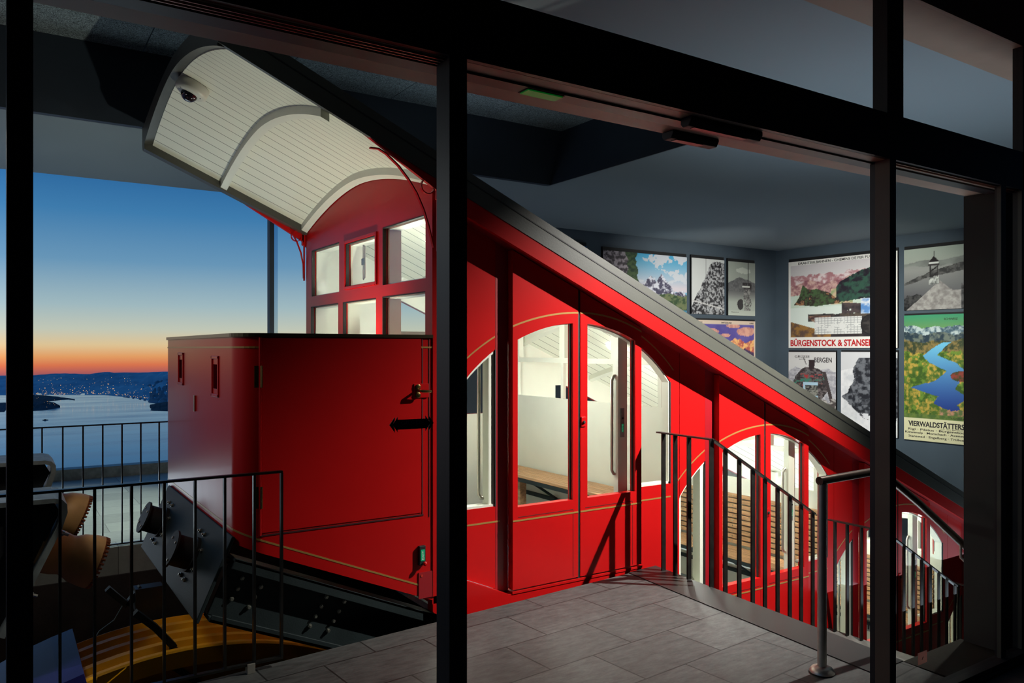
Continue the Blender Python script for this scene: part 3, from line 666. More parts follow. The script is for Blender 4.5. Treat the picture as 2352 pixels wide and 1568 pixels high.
    # grab handles and exit plate inside
    for hx, z0, z1 in ((3.86, 0.70, 1.45), (2.69, 0.64, 1.62)):
        x = hx + ox; y = YI + 0.03
        mb = MB(); mb.tube([(x + 0.05, y, z0 + oz), (x + 0.015, y + 0.01, z0 + oz + 0.005), (x, y + 0.012, z0 + oz + 0.03), (x, y + 0.012, z1 + oz - 0.04), (x + 0.015, y + 0.01, z1 + oz - 0.008), (x + 0.05, y, z1 + oz)], 0.0125, 12)
        mb.build('grab_handle', STEEL, car, smooth=True)
    mb = MB(); mb.box(3.905 + ox, 3.945 + ox, YI - 0.004, YI - 0.0005, 0.98 + oz, 1.20 + oz); pl = lab(mb.build('exit_plate', GALV, car, bevel=0.001), 'small steel plate with a green sign')
    mb = MB(); mb.box(3.918 + ox, 3.934 + ox, YI - 0.007, YI - 0.004, 1.02 + oz, 1.08 + oz); mb.build('exit_sign', GREENE, pl)
    text('EXIT', 'exit_lettering', pl, WHITEL, (3.930 + ox, YI - 0.0075, 1.025 + oz), (0, 0, 1), (-1, 0, 0), 0.05, 0.009, 0.0005)
    mb = MB(); mb.lathe([(0.008, 0), (0.008, 0.006)], (3.926 + ox, YI - 0.004, 1.125 + oz), (0, -1, 0), 12); mb.build('push_button', RUB, pl)
    # floor, partition, posts, rail
    xf0 = 2.31 + ox if n_ == 0 else 2.425 + ox
    mb = MB(); mb.box(xf0, 4.40 + ox, YI, 6.69, oz - 0.04, oz + 0.0); mb.build('compartment_floor', FLOORC, car)
    mb = MB(); xp = 4.40 + ox
    mb.box(xp, xp + 0.022, YI, 6.69, oz + DZ - 0.04, oz + 1.18); mb.build('partition', CREAM, car)
    mb = MB(); mb.box(xp - 0.012, xp + 0.03, YI + 0.005, 6.68, oz + 1.515, oz + 1.56); mb.build('partition_rail', CREAM, car)
    for py_ in (4.55, 5.10, 5.84, 6.60):
        mb = MB(); mb.box(xp - 0.004, xp + 0.05, py_ - 0.04, py_ + 0.04, oz + 1.56, zlin(xp + 0.05, py_) - 0.005); mb.build('partition_post', CREAM, car)
        mb = MB(); mb.box(xp - 0.002, xp + 0.028, py_ - 0.02, py_ + 0.02, oz + 1.18, oz + 1.515); mb.build('partition_post', CREAM, car)
    # bench
    mb = MB(); sx0, sx1, sz = 4.03 + ox, 4.375 + ox, oz + 0.475
    for k in range(7):
        a = sx0 + k * 0.0495; mb.box(a, a + 0.041, 4.50, 6.62, sz - 0.025, sz)
    bench = mb.build('bench', WOOD, car, bevel=0.003)
    mb = MB(); mb.box(sx0 - 0.004, sx0 + 0.006, 4.50, 6.62, sz - 0.06, sz - 0.026); mb.box(sx1 - 0.01, sx1, 4.5, 6.62, sz - 0.06, sz - 0.026)
    for by_ in (4.62, 5.3, 5.9, 6.5):
        mb.box(sx0, sx1, by_ - 0.015, by_ + 0.015, sz - 0.055, sz - 0.027); mb.bar((sx0 + 0.05, by_, sz - 0.05), (sx1 + 0.005, by_, sz - 0.24), 0.025, 0.02)
    mb.box(sx1 - 0.005, sx1 + 0.02, 4.5, 6.62, sz - 0.27, sz - 0.235); mb.build('bench_frame', CHAS, bench)
    if n_ > 0:
        mb = MB()
        for k in range(10):
            z = sz + 0.035 + k * 0.052; tx = 4.36 + ox + 0.002 * k; mb.box(tx - 0.018, tx + 0.012, 4.50, 6.62, z, z + 0.038)
        mb.build('bench_backrest', WOOD, bench, bevel=0.003)
        for by_ in (4.8, 5.5, 6.2):
            for k in range(10): mb = MB(); mb.lathe([(0.007, 0), (0.006, 0.003)], (4.342 + ox + 0.002 * k, by_, sz + 0.057 + k * 0.052), (-1, 0, 0), 8); mb.build('screw', BOLT, bench)
        mb = MB(); mb.tube([(4.18 + ox, 5.55, oz), (4.18 + ox, 5.55, sz - 0.03)], 0.014, 10); mb.lathe([(0.03, 0), (0.03, 0.006)], (4.18 + ox, 5.55, oz), (0, 0, 1), 14); mb.build('bench_leg', STEEL, bench)
        mb = MB(); mb.box(4.385 + ox, 4.399 + ox, 5.0, 5.3, oz + 0.13, oz + 0.25); vent = mb.build('heater_grille', GALV, car)
        mb = MB()
        for k in range(8): mb.box(4.382 + ox, 4.386 + ox, 5.02 + k * 0.033, 5.04 + k * 0.033, oz + 0.15, oz + 0.23)
        mb.build('grille_slots', CHAS, vent)
    else:
        mb = MB(); mb.box(4.10, 4.17, 6.1, 6.16, 0.0, sz - 0.06); lab(mb.build('bench_leg', WOOD, bench), 'short wooden leg')
    # far side wall: red outside, cream inside, with a window
    fo0, fo1 = 2.95 + ox, 4.30 + ox
    ftop = lambda X, z=oz: min(2.13 + z, zred(X) - 0.07)
    for (ya, yb, m_, nm) in ((6.715, YF, RED, 'far_side_wall'), (6.69, 6.7149, CREAM, 'far_side_lining')):
        mb = MB(); q0 = xl if n_ == 0 else 2.425 + ox
        lo = lambda X: 0.53 - M * (X - 1.04)
        FT = lambda X: zlin(X, 6.70) + 0.012
        mb.strip([q0, fo0], lo, FT, 'Y', ya, yb); mb.strip([fo1, 4.425 + ox], lo, FT, 'Y', ya, yb)
        mb.strip([fo0, fo1], lo, lambda X, z=oz: 1.0 + z, 'Y', ya, yb); mb.strip(rng(fo0, fo1, 12), ftop, FT, 'Y', ya, yb)
        mb.build(nm, m_, car)
    # ceiling lamp
    lx, ly = 5.1 + ox - 2.0, 5.9
    z = zlin(lx, ly)
    nrm = Vector((-M, 0.08, -1)).normalized()
    mb = MB(); mb.lathe([(0.085, -0.01), (0.09, 0.012), (0.07, 0.03), (0.03, 0.038), (0.001, 0.04)], (lx, ly, z), nrm, 24); mb.build('ceiling_lamp', LAMP, car, smooth=True)
    light('compartment_light', 'POINT', (3.35 + ox, 5.45, 1.62 + oz), 52, (0.95, 1.0, 0.94), size=0.12)
light('driver_cab_light', 'POINT', (2.75, 5.6, 2.25), 7, (1.0, 0.98, 0.91), size=0.08)
for yy in (5.0, 6.2):
    light('car_end_light', 'POINT', (9.6, yy, -1.1), 4, (1, .98, .91), size=0.1)

# control cabinet behind the first pane
mb = MB(); mb.box(2.50, 2.96, 5.35, 5.75, 0.62, 1.78); cc = lab(mb.build('control_cabinet', TAUPE, car, bevel=0.006), 'taupe control cabinet behind the first pane')
mb = MB(); mb.box(2.735, 2.80, 5.343, 5.35, 0.64, 1.50); mb.build('light_strip', CREAM, cc)
mb = MB(); mb.lathe([(0.018, 0), (0.018, 0.02), (0.012, 0.026)], (2.81, 5.348, 1.18), (0, -1, 0), 16); mb.build('cabinet_lock', STEEL, cc, smooth=True)
mb = MB(); mb.box(2.52, 2.94, 5.38, 5.72, 0.0, 0.62); mb.build('cabinet_plinth', CREAM, cc)

# uphill end wall with six windows
WINS = [(5.955, 6.605, 2.10, 2.497), (5.225, 5.808, 2.132, 2.466), (4.443, 5.107, 2.097, 2.502), (5.975, 6.625, 1.2, 2.012), (5.225, 5.87, 1.2, 2.012), (4.449, 5.11, 1.2, 2.014)]
def holed(mb, x0, x1, ylo, yhi, zlo, zhi, holes):
    ys = sorted({ylo, yhi} | {h[0] for h in holes} | {h[1] for h in holes}); zs = sorted({zlo, zhi} | {h[2] for h in holes} | {h[3] for h in holes})
    for a, b in zip(ys[:-1], ys[1:]):
        for c, d in zip(zs[:-1], zs[1:]):
            my, mz = (a + b) / 2, (c + d) / 2
            if any(h[0] < my < h[1] and h[2] < mz < h[3] for h in holes): continue
            mb.box(x0, x1, a, b, c, d)
mb = MB(); holed(mb, 2.262, 2.30, YN, YF, 0.05, 2.51, WINS); mb.strip(rng(YN, YF, 30), lambda Y: 2.51, lambda Y: max(2.511, zlin(2.27, Y) - 0.002), 'X', 2.262, 2.30)
endw = mb.build('end_wall', RED, car)
mb = MB(); W2 = [(a + 0.012, b - 0.012, c + 0.012, d - 0.012) for a, b, c, d in WINS]; holed(mb, 2.3001, 2.40, YI, 6.69, 0.05, 2.53, W2)
mb.strip(rng(YI, 6.69, 20), lambda Y: 2.53, lambda Y: max(2.5301, zlin(2.40, Y) - 0.04), 'X', 2.3001, 2.40); mb.build('end_wall_lining', CREAM, endw)
for i, (a, b, c, d) in enumerate(WINS):
    mb = MB(); mb.add([(2.285, a, c), (2.285, b, c), (2.285, b, d), (2.285, a, d)], [(0, 1, 2, 3)]); mb.build('end_window', GLASS, endw)
    mb = MB(); mb.box(2.2605, 2.285, b - 0.012, b, c, d); mb.box(2.2605, 2.285, a, b, d - 0.006, d); mb.build('window_seal', RUB, endw)
a, b, c, d = WINS[1]
mb = MB(); fw = 0.024; mb.box(2.25, 2.262, a - fw, a, c - fw, d + fw); mb.box(2.25, 2.262, b, b + fw, c - fw, d + fw); mb.box(2.25, 2.262, a, b, c - fw, c); mb.box(2.25, 2.262, a, b, d, d + fw)
lab(mb.build('opening_sash', RED, car, bevel=0.003), 'hinged red window sash')
mb = MB(); yy = 5.62; mb.tube([(2.33, yy, 2.44), (2.33, yy - 0.03, 2.43), (2.33, yy - 0.03, 2.19), (2.33, yy, 2.18), (2.33, yy + 0.0, 2.44)], 0.006, 8); mb.box(2.325, 2.335, yy - 0.02, yy + 0.03, 2.29, 2.34); mb.build('sash_stay', STEEL, car, smooth=True)
mb = MB(); mb.strip([2.266, 2.30], lambda X: 0.0, lambda X: zred(X) + 0.05, 'Y', YN, YB + 0.01); mb.build('corner_post', RED, car)

# driver's platform: bowed red apron with rounded corners
def apron_plan(xf, yn, yf, xw, r):
    pts = [(xw, yn)]
    for k in range(9): a = math.pi / 2 * k / 8; pts.append((xf + r - r * math.sin(a), yn + r - r * math.cos(a)))
    for k in range(9): a = math.pi / 2 * k / 8; pts.append((xf + r - r * math.cos(a), yf - r + r * math.sin(a)))
    pts.append((xw, yf)); return pts
def zbot(x): return 0.575 - M * 0.965 * max(0, x - 1.075)
po = apron_plan(1.08, YN, 6.60, 2.262, 0.15); pi_ = apron_plan(1.12, YN + 0.04, 6.56, 2.262, 0.11)
mb = MB(); V = []; k = len(po)
def subdiv(pl):
    return pl
for lst, zt in ((po, 1.715), (pi_, 1.715)): V += [(x, y, zt) for x, y in lst]
for lst in (po, pi_): V += [(x, y, zbot(x)) for x, y in lst]
Fc = []
for i in range(k - 1):
    Fc += [(i, i + 1, 2 * k + i + 1, 2 * k + i), (k + i, 3 * k + i, 3 * k + i + 1, k + i + 1), (i, k + i, k + i + 1, i + 1), (2 * k + i, 2 * k + i + 1, 3 * k + i + 1, 3 * k + i)]
Fc += [(0, 2 * k, 3 * k, k), (k - 1, 2 * k - 1, 4 * k - 1, 3 * k - 1)]
mb.add(V, Fc); apron = mb.build('driver_apron', RED, car, smooth=True)
def follow(name, m, par, z0f, z1f, off, lst=None):
    mb = MB(); lst = lst or apron_plan(1.08 - off, YN - off, 6.60 + off, 2.262, 0.15 + off); inner = apron_plan(1.0805, YN + 0.0005, 6.5995, 2.262, 0.1495); 
    for i in range(len(lst) - 1):
        a, b, c_, d_ = lst[i], lst[i + 1], inner[i + 1], inner[i]
        mb.hexa([(*a, z0f(a[0])), (*b, z0f(b[0])), (*c_, z0f(b[0])), (*d_, z0f(a[0]))], [(*a, z1f(a[0])), (*b, z1f(b[0])), (*c_, z1f(b[0])), (*d_, z1f(a[0]))])
    return mb.build(name, m, par, smooth=True)
follow('apron_gold_line', GOLD, apron, lambda x: 1.652, lambda x: 1.662, 0.0035)
follow('apron_gold_line', GOLD, apron, lambda x: zbot(x) + 0.066, lambda x: zbot(x) + 0.077, 0.0015)
mb = MB(); o2 = apron_plan(1.068, YN - 0.012, 6.612, 2.262, 0.16); i2 = apron_plan(1.13, YN + 0.05, 6.55, 2.262, 0.10)
for i in range(len(o2) - 1):
    a, b, c_, d_ = o2[i], o2[i + 1], i2[i + 1], i2[i]; mb.hexa([(*a, 1.715), (*b, 1.715), (*c_, 1.715), (*d_, 1.715)], [(*a, 1.735), (*b, 1.735), (*c_, 1.735), (*d_, 1.735)])
lab(mb.build('apron_top_trim', TRIMB, apron), 'dark brass capping')
mb = MB(); mb.box(2.262, 2.3, YN - 0.008, YN, 0.10, 1.73); mb.build('edge_trim', RED, car)
# door of the driver's platform
mb = MB(); mb.box(1.205, 2.183, YN - 0.005, YN, 0.632, 1.708); dd = mb.build('driver_door', RED, car, bevel=0.0015)
GRV = mat('groove_dark_red', (0.05, 0.002, 0.004), 0.6, var=0.02)
mb = MB(); mb.box(1.196, 1.201, YN - 0.004, YN, 0.612, 1.71); mb.box(1.196, 2.20, YN - 0.004, YN, 0.614, 0.622); mb.box(2.188, 2.194, YN - 0.003, YN, 0.62, 1.71); mb.build('door_gap', GRV, dd)
mb = MB(); mb.box(2.236, 2.241, YN - 0.003, YN, 0.60, 1.71); mb.build('door_gap', GRV, dd)
mb = MB(); mb.tube([(1.196, YN - 0.008, 0.62), (1.196, YN - 0.008, 1.71)], 0.007, 10); mb.build('hinge_rod', RED, dd, smooth=True)
for z in (1.50, 0.835):
    mb = MB(); mb.box(1.165, 1.203, YN - 0.006, YN - 0.001, z - 0.065, z + 0.055); mb.tube([(1.203, YN - 0.014, z - 0.065), (1.203, YN - 0.014, z + 0.055)], 0.006, 10); mb.build('hinge', BRASS, dd)
mb = MB(); mb.box(2.13, 2.232, YN - 0.012, YN - 0.004, 1.345, 1.432); mb.build('lock_plate', RED, dd, bevel=0.002)
mb = MB(); mb.lathe([(0.017, 0), (0.017, 0.006), (0.012, 0.008)], (2.155, YN - 0.012, 1.412), (0, -1, 0), 16); mb.lathe([(0.017, 0), (0.017, 0.006), (0.012, 0.008)], (2.155, YN - 0.012, 1.363), (0, -1, 0), 16)
mb.box(2.144, 2.166, YN - 0.018, YN - 0.012, 1.36, 1.415); mb.tube([(2.152, YN - 0.012, 1.39), (2.152, YN - 0.055, 1.39), (2.165, YN - 0.062, 1.388), (2.222, YN - 0.062, 1.385)], [0.008, 0.008, 0.010, 0.008], 12)
lab(mb.build('door_handle', BRASS, dd, smooth=True), 'polished brass lever handle')
# emergency exit box, dark plate
mb = MB(); mb.box(2.162, 2.205, YN - 0.022, YN, 0.31, 0.43); eb = mb.build('exit_device', BLACKM, car, bevel=0.003)
mb = MB(); mb.box(2.17, 2.197, YN - 0.0245, YN - 0.022, 0.338, 0.408); mb.build('exit_sign', GREENE, eb)
text('EXIT', 'exit_lettering', eb, WHITEL, (2.191, YN - 0.025, 0.345), (0, 0, 1), (-1, 0, 0), 0.055, 0.014, 0.0005)
mb = MB(); mb.lathe([(0.006, 0), (0.013, 0.01), (0.013, 0.02), (0.006, 0.026)], (2.192, YN - 0.022, 0.322), (0, -1, 0), 14); mb.build('pull_knob', RED, eb, smooth=True)
mb = MB(); mb.box(2.165, 2.262, YN - 0.006, YN - 0.001, 0.10, 0.262); pp = lab(mb.build('cover_plate', REDD, car), 'dark red cover plate'); mb = MB(); mb.lathe([(0.008, 0), (0.008, 0.003)], (2.185, YN - 0.006, 0.242), (0, -1, 0), 14); mb.build('plug', mat('orange_plug', (0.5, 0.03, 0.015), 0.4, var=0.02), pp)
# lamp slots in the apron front
for (ya, yb, z0, z1) in ((5.85, 6.03, 1.39, 1.62), (4.79, 4.97, 1.36, 1.605)):
    mb = MB(); f = 0.018; mb.box(1.072, 1.0799, ya, ya + f, z0, z1); mb.box(1.072, 1.0799, yb - f, yb, z0, z1); mb.box(1.072, 1.0799, ya, yb, z0, z0 + f); mb.box(1.072, 1.0799, ya, yb, z1 - f, z1)
    s_ = mb.build('lamp_slot', RED, apron, bevel=0.003)
    mb = MB(); mb.box(1.0765, 1.0795, ya + 0.045, yb - 0.045, z0 + 0.05, z1 - 0.05); mb.build('slot_shade_panel', mat('slot_red_black', (0.05, 0.002, 0.004), 0.9, var=0.02, spec=0.0) if 'slot_red_black' not in MATS else MATS['slot_red_black'], s_)  # dark panel for the shade inside the slot, nothing is cut open
mb = MB(); mb.box(1.070, 1.0799, 5.44, 5.47, 1.235, 1.34); mb.build('latch', BRASS, apron, bevel=0.002)
# scroll brackets under the canopy
for Y, base_ in ((4.265, [(1.808, 2.823), (1.86, 2.825), (1.913, 2.80), (1.99, 2.74), (2.054, 2.67), (2.11, 2.59), (2.156, 2.497), (2.19, 2.40), (2.225, 2.27)]), (6.79, [(1.83, 2.875), (1.90, 2.87), (2.0, 2.82), (2.086, 2.755), (2.14, 2.68), (2.19, 2.59), (2.225, 2.50), (2.245, 2.40), (2.25, 2.27)])):
    mb = MB()
    for p, q in zip(base_[:-1], base_[1:]): mb.bar((p[0], Y, p[1]), (q[0], Y, q[1]), 0.022, 0.008)
    th = [(2.185 + 0.045 * math.cos(a), 2.64 + 0.045 * math.sin(a)) for a in rng(0, 2 * math.pi, 20)]
    for p, q in zip(th[:-1], th[1:]): mb.bar((p[0], Y, p[1]), (q[0], Y, q[1]), 0.022, 0.006)
    mb.bar((2.255, Y, 2.70), (2.255, Y, 2.25), 0.022, 0.010)
    mb.build('scroll_bracket', RED, car)
# chassis
def inc(x, z, t, s):   # point moved t along the incline, s square to it (down)
    c_, s_ = 0.9166, -0.3998; return (x + t * c_ + s * s_, z + t * s_ - s * c_)
def girder(y0, y1, name):
    L = 9.5; mb = MB(); a = (1.075, 0.505)
    def slab(s0, s1, ya, yb, t0=0.0):
        p = [inc(*a, t0, s0), inc(*a, L, s0), inc(*a, L, s1), inc(*a, t0, s1)]; mb.prism(p, 'Y', ya, yb)
    slab(0.0, 0.02, y0, y1); slab(0.02, 0.33, y0 + 0.075, y0 + 0.09); slab(0.33, 0.35, y0, y1)
    slab(0.0, 0.06, y0, y0 + 0.008); slab(0.31, 0.35, y0, y0 + 0.008)
    return mb.build(name, CHAS, car, bevel=0.004)
girder(4.38, 4.52, 'chassis_beam'); girder(6.45, 6.59, 'chassis_beam')
for r_, (t0, s0) in enumerate(((0.10, 0.10), (0.10, 0.16), (0.09, 0.22), (0.22, 0.12), (0.21, 0.18), (0.20, 0.24), (0.62, 0.08), (0.61, 0.14), (0.60, 0.20), (0.59, 0.26), (0.74, 0.08), (0.73, 0.14), (0.72, 0.20), (0.71, 0.26))):
    p = inc(1.075, 0.505, t0, s0); mb = MB(); mb.lathe([(0.013, 0), (0.013, 0.012), (0.008, 0.013), (0.008, 0.02)], (p[0], 4.455, p[1]), (0, -1, 0), 6); mb.build('chassis_bolt', BOLT, car)
# front plate, square to the track, with two round buffers
fp = inc(1.075, 0.53, -0.005, 0.0)
def plate_pt(s, n=0.0): return inc(1.06, 0.555, -n, s)
mb = MB(); q = [plate_pt(-0.06), plate_pt(0.42), plate_pt(0.42, 0.02), plate_pt(-0.06, 0.02)]
mb.prism(q, 'Y', 4.42, 6.35); fpl = mb.build('front_plate', CHAS, car, bevel=0.004)
UP = Vector((-0.9166, 0, 0.3998))
for yy in (4.98, 6.02):
    p = plate_pt(0.17, 0.02); mb = MB(); mb.lathe([(0.105, 0.0), (0.105, 0.02), (0.092, 0.022), (0.092, 0.125), (0.11, 0.127), (0.11, 0.14)], (p[0], yy, p[1]), UP, 36); b_ = mb.build('buffer_head', RUB, fpl, smooth=True)
    for a in range(4):
        an = math.radians(40 + a * 90); side = Vector((0, 1, 0)); up2 = UP.cross(side).normalized()
        c_ = Vector((p[0], yy, p[1])) + UP * 0.14 + side * 0.075 * math.cos(an) + up2 * 0.075 * math.sin(an); mb = MB(); mb.lathe([(0.008, 0), (0.008, 0.005)], c_, UP, 6); mb.build('buffer_bolt', BOLT, b_)
    for a in range(8):
        an = math.radians(22 + a * 45); side = Vector((0, 1, 0)); up2 = UP.cross(side).normalized()
        c_ = Vector((p[0], yy, p[1])) + side * 0.15 * math.cos(an) + up2 * 0.15 * math.sin(an); mb = MB(); mb.lathe([(0.014, 0), (0.014, 0.010), (0.007, 0.012), (0.007, 0.02)], c_, UP, 6); mb.build('plate_bolt', BOLT, fpl)
# bent catcher levers below the plate
for y_, pts in ((4.72, [(0.62, 0.20), (0.72, 0.10), (0.82, -0.03), (0.80, -0.12), (0.95, -0.26)]), (5.35, [(0.55, 0.18), (0.66, 0.06), (0.74, 0.16)])):
    mb = MB()
    for p, q in zip(pts[:-1], pts[1:]): mb.bar((p[0], y_, p[1]), (q[0], y_, q[1]), 0.05, 0.035)
    lab(mb.build('catcher_lever', CHAS, car), 'bent flat steel lever')
mb = MB(); mb.box(0.70, 0.86, 5.3, 5.4, 0.02, 0.16); mb.build('lever_bracket', CHASD, car)

# ------------------------------------------------------------------ dome camera on the canopy lining
cx_, cy_ = 1.10, 5.60
cz_ = zlin(cx_, cy_); nrm = Vector((-M, 0.03, -1)).normalized()
dc = thing('dome_camera', 'white security dome camera on the boarded canopy ceiling', 'camera', (cx_, cy_, cz_))
mb = MB(); mb.lathe([(0.105, -0.001), (0.108, 0.01), (0.108, 0.05), (0.104, 0.06), (0.085, 0.072), (0.055, 0.075)], (cx_, cy_, cz_), nrm, 36); mb.build('housing', PLASTW, dc, smooth=True)
mb = MB(); mb.lathe([(0.057, 0.070)] + [(0.055 * math.cos(a), 0.074 + 0.05 * math.sin(a)) for a in rng(0, 1.5, 8)], (cx_, cy_, cz_), nrm, 28); lab(mb.build('dome', mat('smoked_dome', (0.01, 0.008, 0.012), 0.05, coat=1.0, var=0.02), dc, smooth=True), 'dark smoked dome')
for a in range(3):
    an = math.radians(30 + a * 120); u = nrm.cross(Vector((0, 1, 0))).normalized(); w_ = nrm.cross(u)
    c_ = Vector((cx_, cy_, cz_)) + nrm * 0.070 + u * 0.078 * math.cos(an) + w_ * 0.078 * math.sin(an); mb = MB(); mb.lathe([(0.005, 0), (0.005, 0.004)], c_, nrm, 10); mb.build('screw', RUB, dc)

# ------------------------------------------------------------------ railings
def railing(label, top, bars, bw, bd, foot=None, bottom=None, tw=0.03, th=0.012, group=None, feet=()):
    """top: polyline of the hand rail; bars: (x, y, ztop, zbottom)"""
    t = thing('metal_railing', label, 'railing', (top[0][0], top[0][1], bars[0][3]), group)
    mb = MB()
    for p, q in zip(top[:-1], top[1:]):
        d = Vector(q) - Vector(p); side = Vector((0, 0, 1)).cross(d).normalized(); mb.bar(p, q, tw, th, side)
    mb.build('top_rail', BLK, t)
    for (x, y, zt, zb) in bars:
        mb = MB(); mb.box(x - bw / 2, x + bw / 2, y - bd / 2, y + bd / 2, zb, zt); mb.build('bar', BLK, t)
    if bottom:
        mb = MB()
        for p, q in zip(bottom[:-1], bottom[1:]): mb.bar(p, q, tw, th)
        mb.build('bottom_rail', BLK, t)
    for (x, y, z) in feet:
        mb = MB(); mb.box(x - 0.02, x + 0.02, y - 0.02, y + 0.02, z, z + 0.05); lab(mb.build('foot', STEEL, t, bevel=0.002), 'small square metal foot')
    return t
YR = 4.05
def yr(x): return 4.02 + 0.0 * x
railing('dark steel railing in front of the driver\'s cab, with a small square foot', [(-1.6, YR, 1.01), (1.229, YR, 1.01)],
        [(x, YR, 1.005, 0.045) for x in (-1.0, -0.86, -0.72, -0.58, -0.44, -0.30, -0.17, -0.04, 0.09, 0.226, 0.364, 0.518, 0.66, 0.80, 0.94, 1.085, 1.225)],
        0.012, 0.026, bottom=[(-1.6, YR, 0.045), (1.229, YR, 0.045)], tw=0.028, th=0.012, feet=[(1.066, YR, 0.0), (-0.6, YR, -0.0)])
railing('slim dark railing along the lit terrace beyond the pit', [(-4.5, 7.93, 0.96), (1.6, 7.93, 0.96)],
        [(round(0.307 - 0.157 * k, 3), 7.93, 0.955, -0.13) for k in range(30, 0, -1)] + [(0.307 + 0.157 * k, 7.93, 0.955, -0.13) for k in range(8)],
        0.012, 0.022, bottom=[(-4.5, 7.93, -0.135), (1.6, 7.93, -0.135)], tw=0.026, th=0.012, feet=[(-3, 7.93, -0.15), (-.5, 7.93, -.15), (1.4, 7.93, -0.15)])
SLP = 0.568
def stair_rail(ox, oz, n, label):
    top = [(4.11 + ox, 4.27, 1.025 + oz), (4.11 + ox, 3.74, 1.022 + oz), (4.11 + ox + 1.13, 3.74, 1.022 + oz - 1.13 * SLP)]
    bars = [(4.11 + ox, y, 1.02 + oz, -0.10 + oz) for y in (4.21, 4.09, 3.955)] + [(4.11 + ox, 3.745, 1.018 + oz, -0.1 + oz)]
    bars += [(x + ox, 3.74, 1.018 + oz - (x - 4.11) * SLP, -0.12 + oz - (x - 4.11) * 0.64) for x in (4.245, 4.389, 4.533, 4.667, 4.809, 4.95, 5.084, 5.225)]
    return railing(label, top, bars, 0.036, 0.012, tw=0.04, th=0.010, group='flat bar railings along the stairs')
stair_rail(0, 0, 0, 'dark flat-bar railing at the head of the stairs, nearest the glass front')
stair_rail(2.09, -0.905, 1, 'second flat-bar railing, lower down behind the steel handrail post')
stair_rail(4.19, -1.81, 2, 'lowest flat-bar railing beside the dark wall panel')
# stainless handrail with post
hr = thing('handrail', 'stainless steel tube handrail with round floor flange at the stair head', 'handrail', (3.495, 2.447, 0))
mb = MB(); mb.tube([(3.495, 2.447, 0.0), (3.495, 2.447, 0.962)], 0.0225, 20); mb.build('post', STEEL, hr, smooth=True)
mb = MB(); mb.tube([(3.4725, 2.447, 0.978), (3.97, 2.447, 0.985), (4.03, 2.445, 0.970)] + [(4.03 + k * 0.3, 2.42, 0.970 - k * 0.3 * 0.62) for k in range(1, 8)], 0.0215, 20); mb.build('rail', mat('dark_brushed_steel', (0.16, 0.12, 0.10), 0.3, metal=0.9, var=0.15, vscale=15), hr, smooth=True)
mb = MB(); mb.lathe([(0.062, 0.0), (0.062, 0.006), (0.050, 0.022), (0.034, 0.028), (0.024, 0.03)], (3.495, 2.447, 0.0065), (0, 0, 1), 28); mb.build('floor_flange', STEEL, hr, smooth=True)
mb = MB(); mb.tube([(4.80, 2.42, 0.49), (4.80, 2.42, 0.40), (4.80, 2.38, 0.37), (4.80, 2.29, 0.37)], 0.008, 10); mb.lathe([(0.03, 0), (0.03, 0.006)], (4.80, 2.274, 0.37), (0, 1, 0), 18); mb.build('wall_bracket', STEEL, hr, smooth=True)

